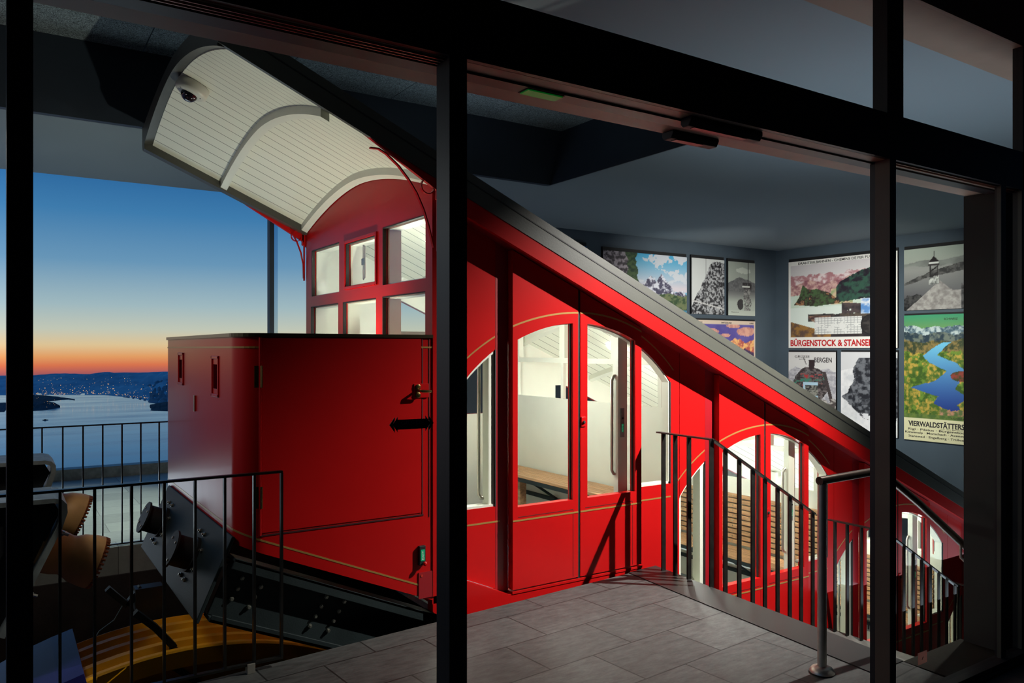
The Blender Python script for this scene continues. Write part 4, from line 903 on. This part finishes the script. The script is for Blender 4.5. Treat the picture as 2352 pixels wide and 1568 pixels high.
# ------------------------------------------------------------------ buffers of the end stop
def stop(y0, y1, tx, tz, s, label, blabel):
    t = thing('buffer_stop', label, 'buffer stop', (0.1, (y0 + y1) / 2, 0.0), 'buffer stops at the end of the track')
    out = [(-1.62, 0.905), (0.24, 0.892), (0.275, 0.882), (0.298, 0.855), (0.300, 0.81), (0.275, 0.73), (0.13, 0.42), (0.02, 0.20)]
    inn = [(-0.01, 0.215), (0.105, 0.435), (0.25, 0.735), (0.272, 0.808), (0.272, 0.845), (0.262, 0.860), (0.235, 0.868), (-1.62, 0.880)]
    mb = MB(); P_ = [(x + tx, z + tz) for x, z in out + inn]
    Q = list(zip([(x + tx, z + tz) for x, z in out], [(x + tx, z + tz) for x, z in inn[::-1]]))
    for (a, b), (c_, d_) in zip(Q[:-1], Q[1:]):
        mb.hexa([(a[0], y0, a[1]), (c_[0], y0, c_[1]), (d_[0], y0, d_[1]), (b[0], y0, b[1])], [(a[0], y1, a[1]), (c_[0], y1, c_[1]), (d_[0], y1, d_[1]), (b[0], y1, b[1])])
    mb.build('mounting_channel', GALV, t)
    mb = MB(); mb.prism([(-1.5 + tx, 0.88 + tz), (0.235 + tx, 0.868 + tz), (0.27 + tx, 0.80 + tz), (0.0 + tx, 0.22 + tz), (-1.5 + tx, 0.3 + tz)][::-1], 'Y', y0 + 0.10, y0 + 0.12); mb.build('web_plate', CHASD, t)
    mb = MB(); mb.box(-1.62 + tx, -1.42 + tx, y0 + 0.02, y1 - 0.02, -1.25, 0.88 + tz); mb.build('support_column', CHASD, t)
    ax = Vector((0.86, 0, -0.5)).normalized() if False else Vector((0.9166, 0, -0.3998))
    c_ = Vector((0.17 + tx, (y0 + y1) / 2 - 0.0, 0.60 + tz)); L = 0.30
    prof = [(0.125, 0.0), (0.125, 0.03), (0.118, 0.10), (0.108, 0.145), (0.112, 0.165), (0.130, 0.20), (0.142, 0.26), (0.145, 0.30), (0.132, 0.315)]
    mb = MB(); mb.lathe(prof, c_, ax, 40); b_ = lab(mb.build('rubber_buffer', BUFF, t, smooth=True), blabel)
    mb = MB(); u = ax.cross(Vector((0, 1, 0))).normalized(); nT = 36
    for k in range(nT):
        a = 2 * math.pi * k / nT; d = u * math.cos(a) + Vector((0, 1, 0)) * math.sin(a); p = c_ + ax * 0.305 + d * 0.137
        mb.lathe([(0.009, 0), (0.007, 0.02)], p, ax, 6)
    lab(mb.build('toothed_rim', mat('dark_orange_rim', (0.30, 0.09, 0.03), 0.5, var=0.1) if 'dark_orange_rim' not in MATS else MATS['dark_orange_rim'], b_), 'darker toothed rim')
    for (bx, bz) in ((0.262, 0.70), (0.12, 0.40)):
        mb = MB(); mb.lathe([(0.014, 0), (0.014, 0.012), (0.008, 0.013), (0.008, 0.035)], (bx + tx + 0.012, y0 + 0.03, bz + tz), ax, 6); mb.build('bolt', BOLT, t)
stop(4.74, 5.16, 0.0, -0.03, 1, 'ochre rubber buffer on a grey steel channel, nearer of the two', 'ochre ribbed buffer')
stop(5.74, 6.16, 0.0, 0.05, 1, 'ochre rubber buffer on a grey steel channel, farther of the two', 'ochre ribbed buffer')

# ------------------------------------------------------------------ cable sheave and guard
R0, xc0, zc0 = 2.0, 0.86, -2.02
sh = thing('cable_sheave', 'large yellow grooved cable wheel in the pit under the car', 'cable wheel', (xc0, 4.9, zc0 - R0))
prof = []
W0, W1 = 4.62, 5.22; ng = 4
pr = [(R0 - 0.10, W0), (R0 - 0.01, W0)]
for k in range(ng):
    a = W0 + (W1 - W0) * (k + 0.0) / ng; s_ = (W1 - W0) / ng
    pr += [(R0, a + 0.01), (R0, a + s_ * 0.28), (R0 - 0.035, a + s_ * 0.42), (R0 - 0.035, a + s_ * 0.82), (R0, a + s_ * 0.97)]
pr += [(R0, W1), (R0 - 0.1, W1), (R0 - 0.1, W0)]
mb = MB(); N = 120; V = []; Fc = []
for i in range(N):
    a = 2 * math.pi * i / N
    for r, y in pr: V.append((xc0 + r * math.sin(a), y, zc0 + r * math.cos(a)))
k = len(pr)
for i in range(N):
    for j in range(k - 1): Fc.append((i * k + j, i * k + j + 1, ((i + 1) % N) * k + j + 1, ((i + 1) % N) * k + j))
mb.add(V, Fc); mb.build('rim', YEL, sh, smooth=True)
mb = MB(); mb.lathe([(R0 - 0.09, 4.70), (R0 - 0.09, 4.73)], (xc0, 0, zc0), (0, 1, 0), 80); mb.build('web_disc', YEL, sh)
mb = MB(); mb.lathe([(0.3, 4.55), (0.3, 5.3)], (xc0, 0, zc0), (0, 1, 0), 30); mb.build('hub', CHASD, sh)
mb = MB(); a0, a1 = -14.0, -62.0; V = []
aa = [math.radians(a) for a in np.linspace(a0, a1, 16)]
for p, q in zip(aa[:-1], aa[1:]):
    P1 = lambda r, a, y: (xc0 + r * math.sin(a), y, zc0 + r * math.cos(a))
    mb.hexa([P1(R0 + 0.02, p, 4.55), P1(R0 + 0.02, q, 4.55), P1(R0 + 0.02, q, 5.3), P1(R0 + 0.02, p, 5.3)], [P1(R0 + 0.07, p, 4.55), P1(R0 + 0.07, q, 4.55), P1(R0 + 0.07, q, 5.3), P1(R0 + 0.07, p, 5.3)])
    mb.hexa([P1(R0 - 0.5, p, 4.53), P1(R0 - 0.5, q, 4.53), P1(R0 - 0.5, q, 4.55), P1(R0 - 0.5, p, 4.55)], [P1(R0 + 0.07, p, 4.53), P1(R0 + 0.07, q, 4.53), P1(R0 + 0.07, q, 4.55), P1(R0 + 0.07, p, 4.55)])
tag(mb.build('wheel_guard', BLUE), 'blue sheet metal guard over the left part of the yellow wheel', 'guard')

# thin loose cable in the pit
mb = MB(); mb.tube([(0.35, 5.6, -0.35), (0.42, 5.5, -0.30), (0.52, 5.5, -0.12), (0.60, 5.45, -0.05), (0.66, 5.4, 0.08)], 0.004, 6)
tag(mb.build('pit_cable', GALV), 'thin pale cable hanging behind the yellow wheel', 'cable')

# ------------------------------------------------------------------ posters: painted colour fields on real panels
def noise2(h, w, fx, fy, seed, oct_=5, gain=0.62):
    r = np.random.RandomState(seed); out = np.zeros((h, w)); amp = 1.0; tot = 0
    for o in range(oct_):
        gx, gy = int(fx * 2 ** o) + 2, int(fy * 2 ** o) + 2; g = r.rand(gy, gx)
        X = np.linspace(0, gx - 1.001, w); Y = np.linspace(0, gy - 1.001, h); xi, yi = X.astype(int), Y.astype(int); tx, ty = X - xi, Y - yi
        tx = tx * tx * (3 - 2 * tx); ty = (ty * ty * (3 - 2 * ty))[:, None]
        a = g[yi][:, xi] * (1 - tx) + g[yi][:, xi + 1] * tx; b = g[yi + 1][:, xi] * (1 - tx) + g[yi + 1][:, xi + 1] * tx
        out += amp * (a * (1 - ty) + b * ty); tot += amp; amp *= gain
    return out / tot
class Art:
    def __init__(s, w, h, col): s.w, s.h = w, h; s.a = np.ones((h, w, 3)) * np.array(col, float); s.V, s.U = np.meshgrid(np.linspace(0, 1, h), np.linspace(0, 1, w), indexing='ij')
    def mask(s, m, col, col2=None, nz=None, k=1.0):
        c = np.array(col, float)
        if col2 is not None:
            t = np.clip((nz - 0.5) * (1.0 + k * 0.95) + 0.5, 0, 1)[..., None]; c = c * (1 - t) + np.array(col2, float) * t
        mm = np.clip(m, 0, 1)[..., None] if m.dtype != bool else m[..., None].astype(float); s.a = s.a * (1 - mm) + c * mm; return s
    def grad(s, m, c0, c1, v0, v1):
        t = np.clip((s.V - v0) / (v1 - v0), 0, 1)[..., None]; c = np.array(c0, float) * (1 - t) + np.array(c1, float) * t; s.a = np.where(m[..., None], c, s.a); return s
    def ridge(s, pts, rough, seed):      # height line through points plus noise
        n = noise2(2, s.w, 9, 1, seed)[0] - 0.5; return (np.interp(s.U[0], [p[0] for p in pts], [p[1] for p in pts]) + n * rough)[None, :]
def poster(art, wall, a0, a1, z0, z1, label, cat='poster', border=None):
    """wall 'R': end wall, a0..a1 are Y from left to right; wall 'B': back wall, a0..a1 are X"""
    gap = 0.035
    if wall == 'R': P = lambda u, v, d: (12.36 - gap - d, a0 + (a1 - a0) * u, z0 + (z1 - z0) * v)
    else: P = lambda u, v, d: (a0 + (a1 - a0) * u, 9.65 - gap - d, z0 + (z1 - z0) * v)
    t = thing('wall_poster', label, cat, P(0.5, 0, 0), 'pictures on the slate blue walls')
    h, w = art.h, art.w
    vs = [Vector(P(j / (w - 1), i / (h - 1), 0.012)) for i in range(h) for j in range(w)]; c = (Vector(P(0, 0, .012)) + Vector(P(1, 1, .012))) / 2
    fs = [(i * w + j, i * w + j + 1, (i + 1) * w + j + 1, (i + 1) * w + j) for i in range(h - 1) for j in range(w - 1)]
    me = bpy.data.meshes.new('picture'); me.from_pydata([v - c for v in vs], [], fs)
    ca = me.color_attributes.new('Col', 'FLOAT_COLOR', 'POINT'); A_ = np.clip(art.a, 0, 255) / 255.0
    A_ = np.where(A_ <= 0.04045, A_ / 12.92, ((A_ + 0.055) / 1.055) ** 2.4); A_ = np.concatenate([A_.reshape(-1, 3), np.ones((h * w, 1))], 1)
    ca.data.foreach_set('color', A_.astype(np.float32).ravel())
    if 'poster_print' not in MATS:
        m = mat('poster_print', (0.5, 0.5, 0.5), 0.45); at = m.node_tree.nodes.new('ShaderNodeVertexColor'); at.layer_name = 'Col'
        m.node_tree.links.new(at.outputs['Color'], m.node_tree.nodes['Principled BSDF'].inputs['Base Color'])
    me.materials.append(MATS['poster_print']); o = bpy.data.objects.new('picture', me); COL.objects.link(o); place(o, c, t)
    p0, p1 = Vector(P(0, 0, 0.011)), Vector(P(1, 1, -0.033)); mb = MB()
    mb.box(min(p0.x, p1.x), max(p0.x, p1.x), min(p0.y, p1.y), max(p0.y, p1.y), min(p0.z, p1.z), max(p0.z, p1.z)); mb.build('backing_panel', BLACKM, t)  # black panel draws the dark shadow gap behind the picture
    q0, q1 = Vector(P(-0.0, 1, -0.033)), Vector(P(1.0, 1, -0.0)); mb = MB()
    ez = 0.055 if z1 > 3.1 else 0.03
    mb.box(min(q0.x, q1.x), max(q0.x, q1.x), min(q0.y, q1.y), max(q0.y, q1.y), z1, z1 + ez); lab(mb.build('shadow_gap_strip', BLACKM, t), 'black strip for the shadow gap above the picture')  # black strip painted in for the shadow gap over the picture
    right = (0, -1, 0) if wall == 'R' else (1, 0, 0)
    def txt(s, u, v, wd, hg, m, bold=0.0):
        return text(s, 'lettering', t, m, P(u, v, 0.013), right, (0, 0, 1), wd * abs(a1 - a0), hg * (z1 - z0), 0.002, bold)
    t_ = (t, txt); return t_
INK = mat('poster_ink_black', (0.02, 0.018, 0.02), 0.6, var=0.02); INKR = mat('poster_ink_red', (0.50, 0.015, 0.015), 0.5, var=0.02)

# large railway poster
w, h = 200, 160; A = Art(w, h, (232, 232, 226)); U, V_ = A.U, A.V; n1 = noise2(h, w, 8, 8, 1); n2 = noise2(h, w, 22, 22, 2, 4)
fr = (U > .025) & (U < .975) & (V_ > .125) & (V_ < .955)
A.grad(fr, (214, 220, 214), (208, 203, 205), .5, .95)
m = fr & (V_ < .83 + (n1 - .5) * .12); A.mask(m, (222, 208, 208), (170, 120, 125), n2, 3)
r = A.ridge([(0, .70), (.2, .76), (.35, .72), (.55, .77), (.75, .82), (1, .86)], .08, 4); m = fr & (V_ < r); A.mask(m, (205, 170, 160), (140, 90, 100), n2, 3)
m = fr & (V_ < .60 + (n1 - .5) * .05); A.mask(m, (206, 222, 214), (196, 214, 196), n1, 2)
m = fr & (V_ < .66) & (V_ > .48) & (U > .42) & (U < .62); A.mask(m, (150, 165, 120), (205, 180, 150), n2, 3)
r = A.ridge([(.4, .56), (.5, .72), (.62, .80), (.75, .86), (1, .88)], .05, 6); m = fr & (V_ < r) & (V_ > .52 + (n1 - .5) * .1) & (U > .47); A.mask(m, (50, 85, 70), (35, 30, 40), n2, 3.5)
r = A.ridge([(.06, .50), (.11, .58), (.145, .72), (.2, .67), (.3, .66), (.42, .60), (.50, .52)], .03, 7); lo = .47 + np.abs(U - .28) * .12; m = fr & (V_ < r) & (V_ > lo) & (U > .06) & (U < .50); A.mask(m, (70, 95, 60), (45, 32, 34), n2, 4); A.mask(m & (n2 > .62), (150, 110, 80))
m = fr & (V_ < .48) & (V_ > .125); A.mask(m & (V_ < .46), (214, 226, 218)); 
m = fr & (V_ < .50 - (U - .5) * .1) & (V_ > .38) & (U > .52) & (U < .70) ; A.mask(m & (n1 > .38), (52, 48, 52), (80, 70, 70), n2, 3)
m = fr & (V_ < .38 + (n1 - .5) * .05) & (V_ > .30) & (U > .2); A.mask(m, (48, 48, 50), (90, 80, 70), n2, 3)
m = fr & (V_ < .31 - U * .35); A.mask(m, (150, 110, 55), (90, 70, 60), n2, 3)
m = fr & (V_ < .36) & (V_ > .125) & (U > .2) & (U < .42) & (V_ > .36 - (U - .18) * .9); A.mask(m, (150, 120, 100), (70, 50, 50), n2, 3)
m = fr & (U > .42) & (V_ < .34); A.mask(m, (42, 38, 42), (64, 58, 56), n2, 3)
tb_ = (U > .265) & (U < .70) & (V_ > .155) & (V_ < .345); A.mask(tb_, (222, 224, 220)); gx = ((U * 200).astype(int) % 6 == 0) | ((V_ * 160).astype(int) % 4 == 0); A.mask(tb_ & gx & (n2 > .4), (160, 165, 165))
A.mask((U > .69) & (U < .80) & (V_ > .37) & (V_ < .53), (90, 140, 200), (220, 225, 230), n2, 2)
A.mask(((U - .78) / .09) ** 2 + ((V_ - .25) / .11) ** 2 < 1, (30, 30, 32)); A.mask(((U - .78) / .08) ** 2 + ((V_ - .25) / .098) ** 2 < 1, (70, 66, 64), (40, 38, 38), n2, 3)
t, T = poster(A, 'R', 9.33, 7.215, 1.66, 3.255, 'largest poster, funicular panorama with red title, on the end wall')
T('DRAHTSEILBAHNEN - CHEMINS DE FER FUNICULAIRES', .10, .958, .86, .028, INK, .01); T('BÜRGENSTOCK & STANSERHORN', .022, .02, .956, .088, INKR, .03)
# tower photograph
w, h = 96, 104; A = Art(w, h, (150, 160, 150)); U, V_ = A.U, A.V; n1 = noise2(h, w, 5, 6, 11); n2 = noise2(h, w, 20, 20, 12, 4)
A.grad(V_ > .7, (160, 166, 156), (178, 190, 178), .7, 1)
m = V_ < A.ridge([(0, .76), (.3, .80), (.6, .78), (1, .84)], .04, 13); A.mask(m, (120, 124, 120), (140, 146, 140), n1, 2)
m = V_ < .70 + (n1 - .5) * .1; A.grad(m, (70, 70, 76), (150, 152, 148), .1, .65)
m = (V_ < A.ridge([(0, .44), (.15, .50), (.35, .60), (.6, .66), (1, .76)], .05, 14)) & (V_ > A.ridge([(0, .40), (.35, .52), (.6, .56), (1, .62)], .04, 15)); A.mask(m, (54, 54, 54), (100, 100, 98), n2, 3)
m = (V_ < .24 + (n1 - .5) * .4) & (U < .45); A.mask(m, (24, 24, 26), (70, 70, 70), n2, 3)
m = (V_ < .46 - np.abs(U - .55) * .9) | ((V_ < .30) & (U > .40)); A.mask(m, (128, 124, 122), (170, 168, 164), n2, 1.5)
A.mask((V_ < .36 + (n1 - .5) * .2) & (U > .86), (40, 40, 42), (90, 90, 90), n2, 3)
A.mask((np.abs(U - .46) < .075) & (V_ > .40) & (V_ < .54), (200, 204, 198), (90, 92, 92), n2, 3)
lat = (np.abs(U - .46) < .065) & (V_ > .52) & (V_ < .72); A.mask(lat & ((np.abs(np.abs(U - .46) - .058) < .012) | (np.abs(((V_ * 10) % 1) - (U - .39) / .14) < .14) | (np.abs(((V_ * 10) % 1) - .5) < .08)), (40, 38, 38))
A.mask((np.abs(U - .46) < .085) & (V_ > .70) & (V_ < .735), (60, 56, 56)); A.mask((np.abs(U - .46) < .075) & (V_ > .735) & (V_ < .765), (220, 224, 218))
A.mask((np.abs(U - .46) < (.86 - V_) * .8) & (V_ > .765) & (V_ < .87), (34, 28, 30)); A.mask((np.abs(U - .46) < .006) & (V_ > .86) & (V_ < .94), (40, 36, 36))
poster(A, 'R', 7.105, 6.05, 2.265, 3.25, 'monochrome photograph of a lattice lift tower above the lake, top right')
# lake panorama poster
w, h = 110, 200; A = Art(w, h, (226, 222, 180)); U, V_ = A.U, A.V; n1 = noise2(h, w, 6, 11, 21); n2 = noise2(h, w, 18, 34, 22, 4)
pic = V_ > .178
A.grad(pic, (110, 150, 90), (60, 150, 110), .88, 1.0)
m = pic & (V_ < A.ridge([(0, .915), (.3, .90), (.6, .91), (1, .90)], .05, 23)); A.mask(m, (190, 205, 205), (70, 95, 110), n2, 4)
m = pic & (V_ < A.ridge([(0, .86), (.25, .84), (.5, .86), (.75, .84), (1, .87)], .05, 24)); A.mask(m, (40, 58, 70), (110, 120, 110), n2, 4)
m = pic & (V_ < A.ridge([(0, .80), (.3, .78), (.45, .80), (.7, .78), (1, .84)], .04, 25)); A.mask(m, (54, 66, 42), (140, 120, 70), n2, 4)
m = pic & (V_ < .70 + (n1 - .5) * .1); A.mask(m, (74, 104, 36), (190, 160, 70), n2, 3.5); A.mask(m & (n1 > .55), (60, 90, 30), (110, 140, 50), n2, 4)
cx2 = np.interp(V_, [.18, .25, .30, .36, .42, .48, .56, .62, .68, .74, .78], [.80, .78, .62, .75, .45, .66, .80, .60, .42, .52, .66]); wd = np.interp(V_, [.18, .25, .30, .36, .42, .48, .56, .62, .68, .74, .78], [.0, .10, .16, .22, .34, .18, .14, .20, .12, .10, .05])
m = pic & (np.abs(U - cx2 + (n1 - .5) * .12) < wd) & (V_ < .78); A.grad(m, (26, 50, 130), (110, 190, 225), .22, .76)
m = pic & (((U - .88) / .16) ** 2 + ((V_ - .52) / .04) ** 2 < 1 + (n1 - .5)); A.mask(m, (60, 66, 30), (140, 60, 50), n2, 3)
m = pic & (V_ < .26 + (n1 - .5) * .06) & (U > .55); A.mask(m, (190, 140, 110), (90, 110, 60), n2, 4); A.mask(pic & (V_ < .215), (78, 106, 50), (110, 130, 60), n2, 3)
t, T = poster(A, 'R', 7.105, 6.05, 0.175, 2.185, 'tall colour poster of a green and blue lake panorama with printed town names')
T('VIERWALDSTÄTTERSEE', .07, .112, 1.15 * .80, .052, INK, .03); T('SCHWEIZ', .61, .955, .2, .016, INK, .01); T('mit den Bergbahnen', .56, .10, .4, .009, INK); T('Rigi · Pilatus · Bürgenstock', .07, .076, .88, .022, INK, .01); T('Kiewenalp · Morschach · Axenstein', .02, .05, .95, .022, INK, .01); T('Stansstad · Engelberg · Trübsee', .07, .02, .86, .022, INK, .01)
T('LUZERN', .72, .190, .17, .010, INK)
# greetings card
w, h = 90, 150; A = Art(w, h, (214, 214, 212)); U, V_ = A.U, A.V; n1 = noise2(h, w, 6, 9, 31); n2 = noise2(h, w, 20, 30, 32, 4)
m = V_ < A.ridge([(0, .66), (.15, .74), (.4, .68), (.6, .66), (.85, .72), (1, .64)], .06, 33); A.mask(m, (196, 196, 200), (160, 160, 168), n2, 3)
m = (((U - .48) / .36) ** 2 + ((V_ - .42) / .32) ** 2 < 1 + (n1 - .5) * .5) & (V_ > .0); A.mask(m, (52, 46, 46), (120, 112, 112), n2, 4); A.mask(m & (n2 > .6) & (V_ < .62) & (V_ > .4), (170, 60, 60), (60, 130, 110), n1, 6)
A.mask((np.abs(U - .5) < .06 + (n1 - .5) * .05) & (V_ > .70) & (V_ < .86), (50, 40, 42)); A.mask((np.abs(U - .38 - (V_ - .8) * -.5) < .008) & (V_ > .78) & (V_ < .90), (50, 44, 44))
A.mask((np.abs(U - .78 - (.6 - V_) * .30) < .035) & (V_ < .66), (70, 62, 62)); A.mask((V_ < .18 + (n1 - .5) * .2), (80, 74, 72), (190, 186, 180), n2, 3)
im = (U > .32) & (U < .64) & (V_ > .20) & (V_ < .47); A.mask(im, (176, 208, 226)); A.mask(im & (V_ < .42) & (V_ > .24) & (np.abs(U - .5) < .13), (50, 52, 52), (150, 150, 140), n2, 4)
t, T = poster(A, 'R', 9.33, 8.345, 0.55, 1.585, 'pale greetings card poster with a dark rider figure, below the largest poster')
T('GRÜSSE', .14, .90, .32, .048, INK, .005); T('AUS DEN', .23, .865, .14, .018, INK); T('BERGEN', .56, .82, .36, .085, INK, .01)
# rock painting
w, h = 90, 150; A = Art(w, h, (212, 214, 216)); U, V_ = A.U, A.V; n1 = noise2(h, w, 6, 9, 41); n2 = noise2(h, w, 16, 24, 42, 4)
m = V_ < .80 + (U - .2) * .15; A.mask(m, (232, 233, 234), (205, 208, 212), n1, 2)
edge = np.interp(V_, [.18, .30, .45, .50, .62, .75, .88, .93], [.45, .25, .02, .12, .22, .22, .30, .34]); m = (U > edge + (n1 - .5) * .12) & (V_ < .93) & (V_ > .20 + (n2 - .5) * .1); A.mask(m, (36, 38, 44), (110, 114, 120), n2, 4)
A.mask((V_ < .26) & (U > .3) & (n1 > .45), (220, 222, 226))
poster(A, 'R', 8.245, 7.215, 0.18, 1.59, 'black and white rock face picture with a snow foot, beside the greetings card')
# back wall pictures
w, h = 150, 120; A = Art(w, h, (120, 180, 210)); U, V_ = A.U, A.V; n1 = noise2(h, w, 7, 6, 51); n2 = noise2(h, w, 26, 24, 52, 4)
A.grad(V_ > .5, (214, 206, 214), (70, 168, 212), .55, 1.0); A.mask((n1 > .52) & (V_ > .62), (206, 212, 220))
m = V_ < A.ridge([(.40, .50), (.55, .70), (.62, .62), (.68, .76), (.76, .62), (.85, .50), (.95, .52), (1, .47)], .08, 53); A.mask(m, (220, 222, 232), (72, 70, 92), n2, 5)
m = V_ < A.ridge([(.4, .38), (.6, .44), (.8, .47), (1, .45)], .05, 54); A.mask(m, (52, 76, 50), (110, 120, 84), n2, 4)
A.grad(V_ < .245, (36, 86, 120), (70, 140, 170), .0, .24); A.mask((V_ < .235) & (n2 > .56), (90, 150, 176))
m = (U < .40 + (n1 - .5) * .12) & (V_ > .3 - U * .2); A.mask(m, (30, 56, 38), (70, 92, 56), n2, 4); m = U < .28 + (n1 - .5) * .12; A.mask(m, (62, 56, 62), (168, 158, 166), n2, 5)
poster(A, 'B', 8.05, 9.928, 2.0, 3.225, 'colour picture of a snowy peak above a turquoise lake on the back wall')
w, h = 80, 100; A = Art(w, h, (206, 210, 208)); U, V_ = A.U, A.V; n2 = noise2(h, w, 24, 30, 61, 4); n1 = noise2(h, w, 6, 6, 62)
m = (V_ < .96 - np.maximum(0, .62 - U) * 1.35 + (n1 - .5) * .12); A.mask(m, (34, 34, 38), (176, 178, 180), n2, 5.5)
A.mask((np.abs(V_ - (.24 - U * .14)) < .012), (200, 200, 198)); A.mask(np.abs(U - .43) < .008, (120, 122, 122))
poster(A, 'B', 10.045, 10.873, 2.255, 3.23, 'black and white photograph of a steep wooded cliff, between two pictures')
w, h = 72, 100; A = Art(w, h, (160, 168, 158)); U, V_ = A.U, A.V; n2 = noise2(h, w, 20, 26, 71, 4); n1 = noise2(h, w, 5, 6, 72)
A.mask((((U - .58) / .3) ** 2 + ((V_ - .84) / .06) ** 2 < n1 * 1.6), (196, 204, 192)); m = (V_ < A.ridge([(0, .60), (.4, .72), (.7, .68), (1, .62)], .03, 73)); A.mask(m, (84, 86, 88), (110, 112, 112), n2, 2)
A.grad(V_ < .45, (170, 178, 168), (104, 106, 106), .25, .45); A.mask((np.abs(U - .74) < .012) & (V_ > .1), (40, 40, 42)); A.mask((U > .53) & (U < .86) & (V_ > .50) & (V_ < .62) & (n2 > .42), (44, 42, 44)); A.mask((U > .52) & (U < .8) & (np.abs(V_ - .545) < .012), (214, 218, 210))
m = (np.abs(U - .72) < .12 + (n1 - .5) * .2) & (V_ < .50) & (V_ > .08); A.mask(m & (n2 > .4), (60, 58, 60), (150, 150, 146), n2, 4); A.mask((((U - .44) / .10) ** 2 + ((V_ - .2) / .09) ** 2 < 1.2 * n1 * 2) , (50, 48, 50))
A.grad(V_ < .10, (190, 198, 186), (180, 188, 176), .0, .1)
t, T = poster(A, 'B', 10.976, 11.705, 2.25, 3.225, 'grey photograph of people on a lift platform, rightmost on the back wall')
T('Bürgenstock', .12, .05, .27, .022, INK)
w, h = 110, 80; A = Art(w, h, (216, 196, 176)); U, V_ = A.U, A.V; n2 = noise2(h, w, 26, 18, 81, 4); n1 = noise2(h, w, 6, 4, 82)
fr = (U > .02) & (U < .98) & (V_ < .945); A.mask(fr, (84, 72, 150), (100, 90, 165), n1, 2)
for (cu, cv, ru, rv) in ((.25, .84, .18, .04), (.62, .92, .12, .03), (.86, .84, .16, .06), (.5, .78, .1, .03)): A.mask(fr & (((U - cu) / ru) ** 2 + ((V_ - cv) / rv) ** 2 < n1 * 2), (226, 170, 150), (200, 140, 130), n2, 3)
m = fr & (V_ < A.ridge([(0, .62), (.25, .74), (.5, .66), (.65, .72), (.85, .68), (1, .72)], .12, 83)); A.mask(m, (246, 190, 120), (186, 90, 80), n2, 5)
m = fr & (V_ < A.ridge([(0, .5), (.3, .54), (.5, .60), (.7, .54), (1, .5)], .06, 84)); A.mask(m, (130, 110, 150), (100, 86, 130), n2, 3)
A.grad(fr & (V_ < .40), (60, 110, 160), (120, 150, 190), .0, .4); m = fr & (V_ < A.ridge([(.4, .26), (.6, .38), (.82, .58), (1, .50)], .04, 85)) & (V_ > .34 - (U - .5) * .4) & (U > .5); A.mask(m, (62, 46, 82), (84, 60, 96), n2, 3)
t, T = poster(A, 'B', 10.10, 11.709, 0.95, 2.152, 'violet sunset mountain poster on the back wall, half hidden by the car roof')
T('SCHWEIZ', .04, .955, .09, .022, INK); T('SWITZERLAND', .43, .955, .17, .022, INK); T('SUISSE', .90, .955, .07, .022, INK)
w, h = 40, 40; A = Art(w, h, (40, 96, 150)); A.mask(A.V < .6, (30, 66, 110), (60, 110, 150), noise2(h, w, 5, 5, 91), 2)
poster(A, 'B', 6.6, 7.72, 2.2, 3.26, 'plain blue picture corner showing above the roof ridge, leftmost on the back wall')
